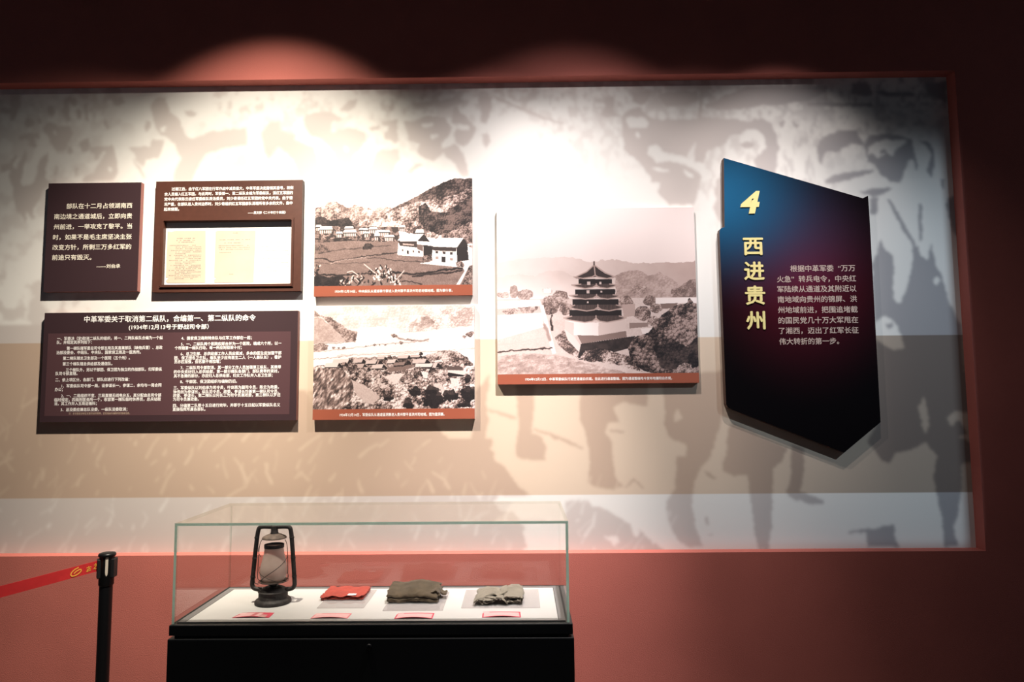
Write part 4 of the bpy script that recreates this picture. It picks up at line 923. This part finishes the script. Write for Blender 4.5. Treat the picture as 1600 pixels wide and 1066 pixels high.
# ------------------------------------------------------------------ cloth relics on acrylic plates
PZ = DZ + 0.004
def plate(x0, x1, y0, y1, label):
    tag(part('acrylic_plate', bbox(x0, x1, y0, y1, DZ + .0002, PZ, 0.0006), M['acrylic']), label, 'plate', 'clear plates under the cloth relics')
plate(-0.815, -0.628, -0.716, -0.462, 'clear acrylic plate under the red cloth')
plate(-0.546, -0.309, -0.752, -0.500, 'clear acrylic plate under the olive brown cloth')
plate(-0.240, 0.073, -0.724, -0.470, 'clear acrylic plate under the rolled grey cloth')

def sheet(x0, x1, y0, y1, z, nx, ny, fray, wob, t, seed, skew=0.0, lift=0.0):
    vs, fs = [], []
    for side in (0, 1):
        for j in range(ny + 1):
            for i in range(nx + 1):
                u, v = i / nx, j / ny
                x = x0 + (x1 - x0) * u + skew * v; y = y0 + (y1 - y0) * v
                n1 = noise.noise((x * 60, y * 60, seed)); n2 = noise.noise((y * 90, x * 35, seed + 5)); n3 = noise.noise((x * 22, y * 22, seed + 9))
                if u in (0, 1): x += fray * n2 + 0.4 * fray * noise.noise((y * 300, 3, seed))
                if v in (0, 1): y += fray * 0.8 * n1 + 0.3 * fray * noise.noise((x * 300, 7, seed))
                zz = z + wob * (n3 + 0.4 * n1) + lift * max(0, 1 - v * 5) * (0.6 + math.sin(x * 95 + seed))
                vs.append((x, y, zz + (t if side == 0 else 0)))
    n = (nx + 1) * (ny + 1); A = lambda i, j, s: s * n + j * (nx + 1) + i
    for j in range(ny):
        for i in range(nx):
            fs.append((A(i, j, 0), A(i + 1, j, 0), A(i + 1, j + 1, 0), A(i, j + 1, 0))); fs.append((A(i, j, 1), A(i, j + 1, 1), A(i + 1, j + 1, 1), A(i + 1, j, 1)))
    for i in range(nx):
        fs.append((A(i, 0, 0), A(i, 0, 1), A(i + 1, 0, 1), A(i + 1, 0, 0))); fs.append((A(i, ny, 0), A(i + 1, ny, 0), A(i + 1, ny, 1), A(i, ny, 1)))
    for j in range(ny):
        fs.append((A(0, j, 0), A(0, j + 1, 0), A(0, j + 1, 1), A(0, j, 1))); fs.append((A(nx, j, 0), A(nx, j, 1), A(nx, j + 1, 1), A(nx, j + 1, 0)))
    return vs, fs
rc = thing('folded_cloth', (-0.745, -0.55, PZ), 'flat folded bright red cloth with frayed edges and a white tag', 'cloth')
part('cloth', join(sheet(-0.832, -0.655, -0.612, -0.462, PZ + .0018, 46, 30, .006, .0010, .002, 1), sheet(-0.835, -0.658, -0.610, -0.460, PZ + .0062, 46, 30, .007, .0012, .002, 4, 0, .0012), sheet(-0.832, -0.654, -0.613, -0.460, PZ + .0110, 70, 46, .011, .0028, .0022, 7, 0, .0030)), M['redcloth'], rc, True)
part('tag', sheet(-0.722, -0.688, -0.606, -0.583, PZ + .0165, 8, 6, .003, .0008, .0008, 3), M['tagpaper'], rc, False, 'white paper tag')

def ribbon(path, t, s0, s1, n, place, amp, seed, ends=0.0):
    """thick folded strip: 2-D fold line lofted along s; place(a, b, s) -> xyz"""
    P = [Vector((a, b, 0)) for a, b in path]; m = len(P); ring = []
    nr = []
    for i in range(m):
        d = (P[min(i + 1, m - 1)] - P[max(i - 1, 0)]).normalized(); nr.append(Vector((-d.y, d.x, 0)))
    idx = [(i, 1) for i in range(m)] + [(i, -1) for i in range(m - 1, -1, -1)]
    vs, fs = [], []
    for k in range(n + 1):
        s = s0 + (s1 - s0) * k / n
        for i, sg in idx:
            q = P[i] + nr[i] * (sg * t / 2)
            e = ends * noise.noise((q.x * 70, q.y * 160, seed)) * (1 if k in (0, n) else 0.5 if k in (1, n - 1) else 0)
            x, y, z = place(q.x, q.y, s + e)
            d = noise.noise_vector((x * 26, y * 26, z * 40 + seed)) * amp + noise.noise_vector((x * 75, y * 75, z * 85 + seed)) * (amp * 0.6) + noise.noise_vector((x * 170, y * 120, z * 170 + seed)) * (amp * 0.22)
            vs.append((x + d.x, y + d.y, max(PZ + .0004, z + d.z * 0.8)))
    R = len(idx)
    for k in range(n):
        for i in range(R):
            j = (i + 1) % R
            fs.append((k * R + i, k * R + j, (k + 1) * R + j, (k + 1) * R + i))
    for i in range(m - 1):
        a, b = i, R - 1 - i
        fs.append((a, b, b - 1, a + 1)); o = n * R; fs.append((o + a, o + a + 1, o + b - 1, o + b))
    return vs, fs
# olive: three folds stacked, puffed top, untidy right end with a loose strap
fold = smooth_path([(-.510, .006, 0), (-.58, .005, 0), (-.648, .006, 0), (-.657, .011, 0), (-.648, .016, 0), (-.58, .015, 0), (-.505, .017, 0), (-.497, .022, 0), (-.506, .027, 0), (-.58, .026, 0), (-.645, .023, 0), (-.656, .026, 0), (-.645, .033, 0), (-.60, .042, 0), (-.54, .047, 0), (-.495, .042, 0)], 4)
oc = thing('folded_cloth', (-0.44, -0.58, PZ), 'thick folded olive brown cloth bundle with untidy right end', 'cloth')
part('cloth', ribbon([(p.x, p.y) for p in fold], .0072, -.546, -.345, 44, lambda a, b, s: (s + (.02 * (a + .657)), a, PZ + b * (1 + .10 * math.sin(s * 40) - .25 * max(0, (s + .40) / .06) ** 2 * .4)), .0052, 2, .012), M['olive'], oc, True)
part('loose_strap', ribbon([(p.x, p.y) for p in smooth_path([(-.375, .020, 0), (-.355, .030, 0), (-.338, .026, 0), (-.325, .016, 0), (-.312, .020, 0)], 5)], .006, -.600, -.555, 8, lambda a, b, s: (a, s, PZ + b), .003, 6, .006), M['olive'], oc, True)
part('loose_fold', ribbon([(p.x, p.y) for p in smooth_path([(-.370, .034, 0), (-.352, .040, 0), (-.340, .030, 0), (-.346, .014, 0), (-.362, .008, 0)], 5)], .006, -.640, -.560, 10, lambda a, b, s: (a, s, PZ + b), .004, 8, .010), M['olive'], oc, True)
# grey: two flattened rolls joined by a crossed middle band
def roll(cx, wx, h, turns, seed, y0, y1, flip=1):
    pts = []      # spiral seen end-on at the front
    for k in range(int(turns * 22) + 1):
        a = k / 22 * 2 * PI; f = 1 - 0.24 * k / 22
        pts.append((cx + flip * wx * f * math.cos(a) * (0.9 + 0.1 * math.cos(2 * a)), .004 + h / 2 + h / 2 * f * math.sin(a)))
    return ribbon(pts, .0036, y0, y1, 26, lambda a, b, s: (a, s + .02 * (a - cx), PZ + b), .0068, seed, .014)
gc = thing('rolled_cloth', (-0.09, -0.6, PZ), 'rolled and crumpled grey cloth strips tied in the middle', 'cloth')
part('roll', roll(-.143, .046, .025, 2.6, 3, -.690, -.535), M['greycloth'], gc, True)
part('roll', roll(-.030, .041, .029, 2.6, 5, -.684, -.515, -1), M['greycloth'], gc, True)
band = smooth_path([(-.192, .010, 0), (-.150, .028, 0), (-.118, .030, 0), (-.098, .020, 0), (-.082, .030, 0), (-.060, .034, 0)], 6)
part('tie_band', ribbon([(p.x, p.y) for p in band], .0040, -.660, -.560, 14, lambda a, b, s: (a, s + .5 * (a + .11), PZ + b + .002), .0048, 4, .006), M['greycloth'], gc, True)
part('tie_band', ribbon([(p.x, p.y) for p in smooth_path([(-.120, .006, 0), (-.104, .022, 0), (-.088, .026, 0), (-.070, .016, 0), (-.062, .005, 0)], 6)], .0046, -.690, -.550, 16, lambda a, b, s: (a, s - .35 * (a + .09), PZ + b), .0048, 9, .008), M['greycloth'], gc, True)

# ------------------------------------------------------------------ curled caption cards on the deck
def card(q, style, label):
    W, H = 66, 30
    u, v = np.meshgrid(np.linspace(0, 1, W), np.linspace(0, 1, H))          # v: 0 back .. 1 front
    (ax, ay), (bx, by), (cx, cy), (dx, dy) = q                              # back left, back right, front right, front left
    X = (ax * (1 - u) + bx * u) * (1 - v) + (dx * (1 - u) + cx * u) * v
    Y = (ay * (1 - u) + by * u) * (1 - v) + (dy * (1 - u) + cy * u) * v
    Z = DZ + .0008 + .0058 * np.sin(np.pi * u) * (.25 + .75 * v)
    rgb = np.ones((H, W, 3)) * np.array([.74, .43, .43])
    red = np.array([.62, .075, .115])
    edge = (u < .035) | (u > .965) | (v < (.10 if style == 0 else .17)) | (v > .93)
    rgb[edge] = red if style != 1 else np.array([.70, .22, .24])
    if style == 0:  # these blocks paint a reflection into the card colour
        rgb[(u > .45) & (u < .57)] = np.array([.55, .16, .17]); rgb[(u > .70) & (v < .45)] = red; rgb[(u > .88)] = red
        rgb[(u > .70) & (u < .88) & (v > .45)] = np.array([.60, .30, .29])
    rgb[(u < .17) & (v > .05) & (v < .24) & (np.mod(u * 60, 2) < 1.2)] = np.array([.85, .75, .72])
    o = grid_print('caption_card', np.stack([X, Y, Z], -1), rgb, M['print'])
    s = o.modifiers.new('card', 'SOLIDIFY'); s.thickness = 0.0006
    return tag(o, label, 'card', 'caption cards along the front of the deck')
card([(-1.094, -.767), (-.966, -.767), (-.964, -.829), (-1.107, -.829)], 0, 'curled red and pink caption card in front of the lantern')
card([(-.799, -.779), (-.659, -.779), (-.661, -.841), (-.803, -.841)], 1, 'curled pale pink caption card in front of the red cloth')
card([(-.482, -.780), (-.338, -.780), (-.338, -.848), (-.483, -.848)], 2, 'curled pink caption card in front of the olive brown cloth')
card([(-.152, -.771), (-.006, -.771), (-.003, -.838), (-.151, -.838)], 2, 'curled pink caption card in front of the rolled grey cloth')

# ------------------------------------------------------------------ belt stanchion
def stanchion(px, py, label):
    r = thing('belt_stanchion', (px, py, 0.0), label, 'stanchion')
    part('base', lathe([(0, 0), (0.16, 0), (0.165, 0.006), (0.158, 0.016), (0.10, 0.026), (0.034, 0.034), (0.030, 0.045), (0, 0.045)], (px, py, 0), 48), M['black'], r, True)
    part('post', lathe([(0.0275, 0.04), (0.0275, 0.818), (0.0, 0.818)], (px, py, 0), 40), M['chrome'], r, True)
    hd = lathe([(0.026, 0.815), (0.030, 0.817), (0.0315, 0.822), (0.0315, 0.946), (0.0, 0.946)], (px, py, 0), 40)
    part('belt_head', hd, M['chrome'], r, True)
    cp = lathe([(0.0, 0.946), (0.034, 0.946), (0.0365, 0.949), (0.0365, 0.955), (0.033, 0.960), (0.020, 0.963), (0, 0.9635)], (px, py, 0), 40)
    part('cap', cp, M['chrome'], r, True)
    for a in (-2.55, 0.15):
        bm = bbox(-0.010, 0.006, -0.020, 0.020, 0.852, 0.936, 0.003)
        bmesh.ops.rotate(bm, cent=(0, 0, 0), matrix=Matrix.Rotation(a, 3, 'Z'), verts=bm.verts)
        bmesh.ops.translate(bm, vec=(px + 0.033 * math.cos(a), py + 0.033 * math.sin(a), 0), verts=bm.verts)
        part('belt_slot', bm, M['gap'], r)
    strip = []
    n = 8; vs, fs = [], []
    for k, z in enumerate((0.862, 0.868, 0.878, 0.945)):
        hw = (0.02, 0.12, 0.17, 0.17)[k]
        for i in range(n + 1):
            a = -1.05 + hw * (2 * i / n - 1); vs.append((px + 0.0319 * math.cos(a), py + 0.0319 * math.sin(a), z))
    for k in range(3):
        for i in range(n): q = k * (n + 1) + i; fs.append((q, q + 1, q + n + 2, q + n + 1))
    part('highlight_strip', (vs, fs), M['highlight'], r, True, 'painted highlight strip')  # pale strip stands in for the highlight on the glossy head
    return r
st = stanchion(-1.893, -0.33, 'black belt barrier post standing left of the display case')
def belt_at(t):
    a = Vector((-1.921, -0.348, 0.907)); b = Vector((-2.62, -1.95, 0.905))
    p = a.lerp(b, t); p.z -= 0.05 * math.sin(PI * t) * 0.35
    return p
vs, fs = [], []
NB = 60
for k in range(NB + 1):
    p = belt_at(k / NB); tw = 0.10 * math.sin(k / NB * 7) * min(1, k / 6)
    nrm = Vector((-0.917, 0.40, 0)) * 0.0006
    for dz, sd in ((0.0235, 1), (0.0235, -1), (-0.0235, -1), (-0.0235, 1)):
        vs.append((p.x + sd * nrm.x + tw * dz, p.y + sd * nrm.y, p.z + dz))
for k in range(NB):
    for i in range(4): j = (i + 1) % 4; fs.append((k * 4 + i, k * 4 + j, k * 4 + 4 + j, k * 4 + 4 + i))
fs += [(3, 2, 1, 0), (NB * 4, NB * 4 + 1, NB * 4 + 2, NB * 4 + 3)]
bl = part('belt', (vs, fs), M['belt'], st, False, 'red retractable belt')
# yellow swirl and two small characters printed on the belt face towards the room
def on_belt(u, v):                      # u metres from the post along the belt, v metres up
    L = (Vector((-2.62, -1.95)) - Vector((-1.921, -0.348))).length
    p = belt_at(u / L); return (p.x + 0.0013, p.y - 0.0005, p.z + v)
def strokes(ss, wd):
    vs, fs = [], []
    for s in ss:
        P = [Vector((a, b, 0)) for a, b in s]
        if len(P) > 2: P = smooth_path(P, 5)
        for i in range(len(P) - 1):
            d = (P[i + 1] - P[i]); n_ = Vector((-d.y, d.x, 0)).normalized() * wd
            o = len(vs)
            for q in (P[i] + n_, P[i + 1] + n_, P[i + 1] - n_, P[i] - n_): vs.append(on_belt(q.x, q.y))
            fs.append((o, o + 1, o + 2, o + 3))
    return vs, fs
part('belt_mark', join(strokes([[(.092, .016), (.112, .010), (.126, -.004), (.118, -.015), (.096, -.013), (.080, -.002), (.086, .006), (.104, .000), (.112, -.006)]], .0028),
     strokes([[(.046, .010), (.044, -.002)], [(.056, .004), (.034, .004)], [(.054, -.004), (.036, -.004)], [(.048, -.004), (.056, -.012)], [(.056, -.012), (.036, -.010)], [(.016, .014), (.010, .008)], [(.022, .008), (.006, .006)], [(.008, .006), (.020, -.006)], [(.024, -.008), (.004, -.011)]], .0018)), M['beltmark'], bl, False, 'yellow swirl and characters')
st2 = stanchion(-2.645, -2.0, 'second black belt barrier post at the far end of the red belt')

bpy.data.objects.remove(TYPE); bpy.data.curves.remove(CURVE)
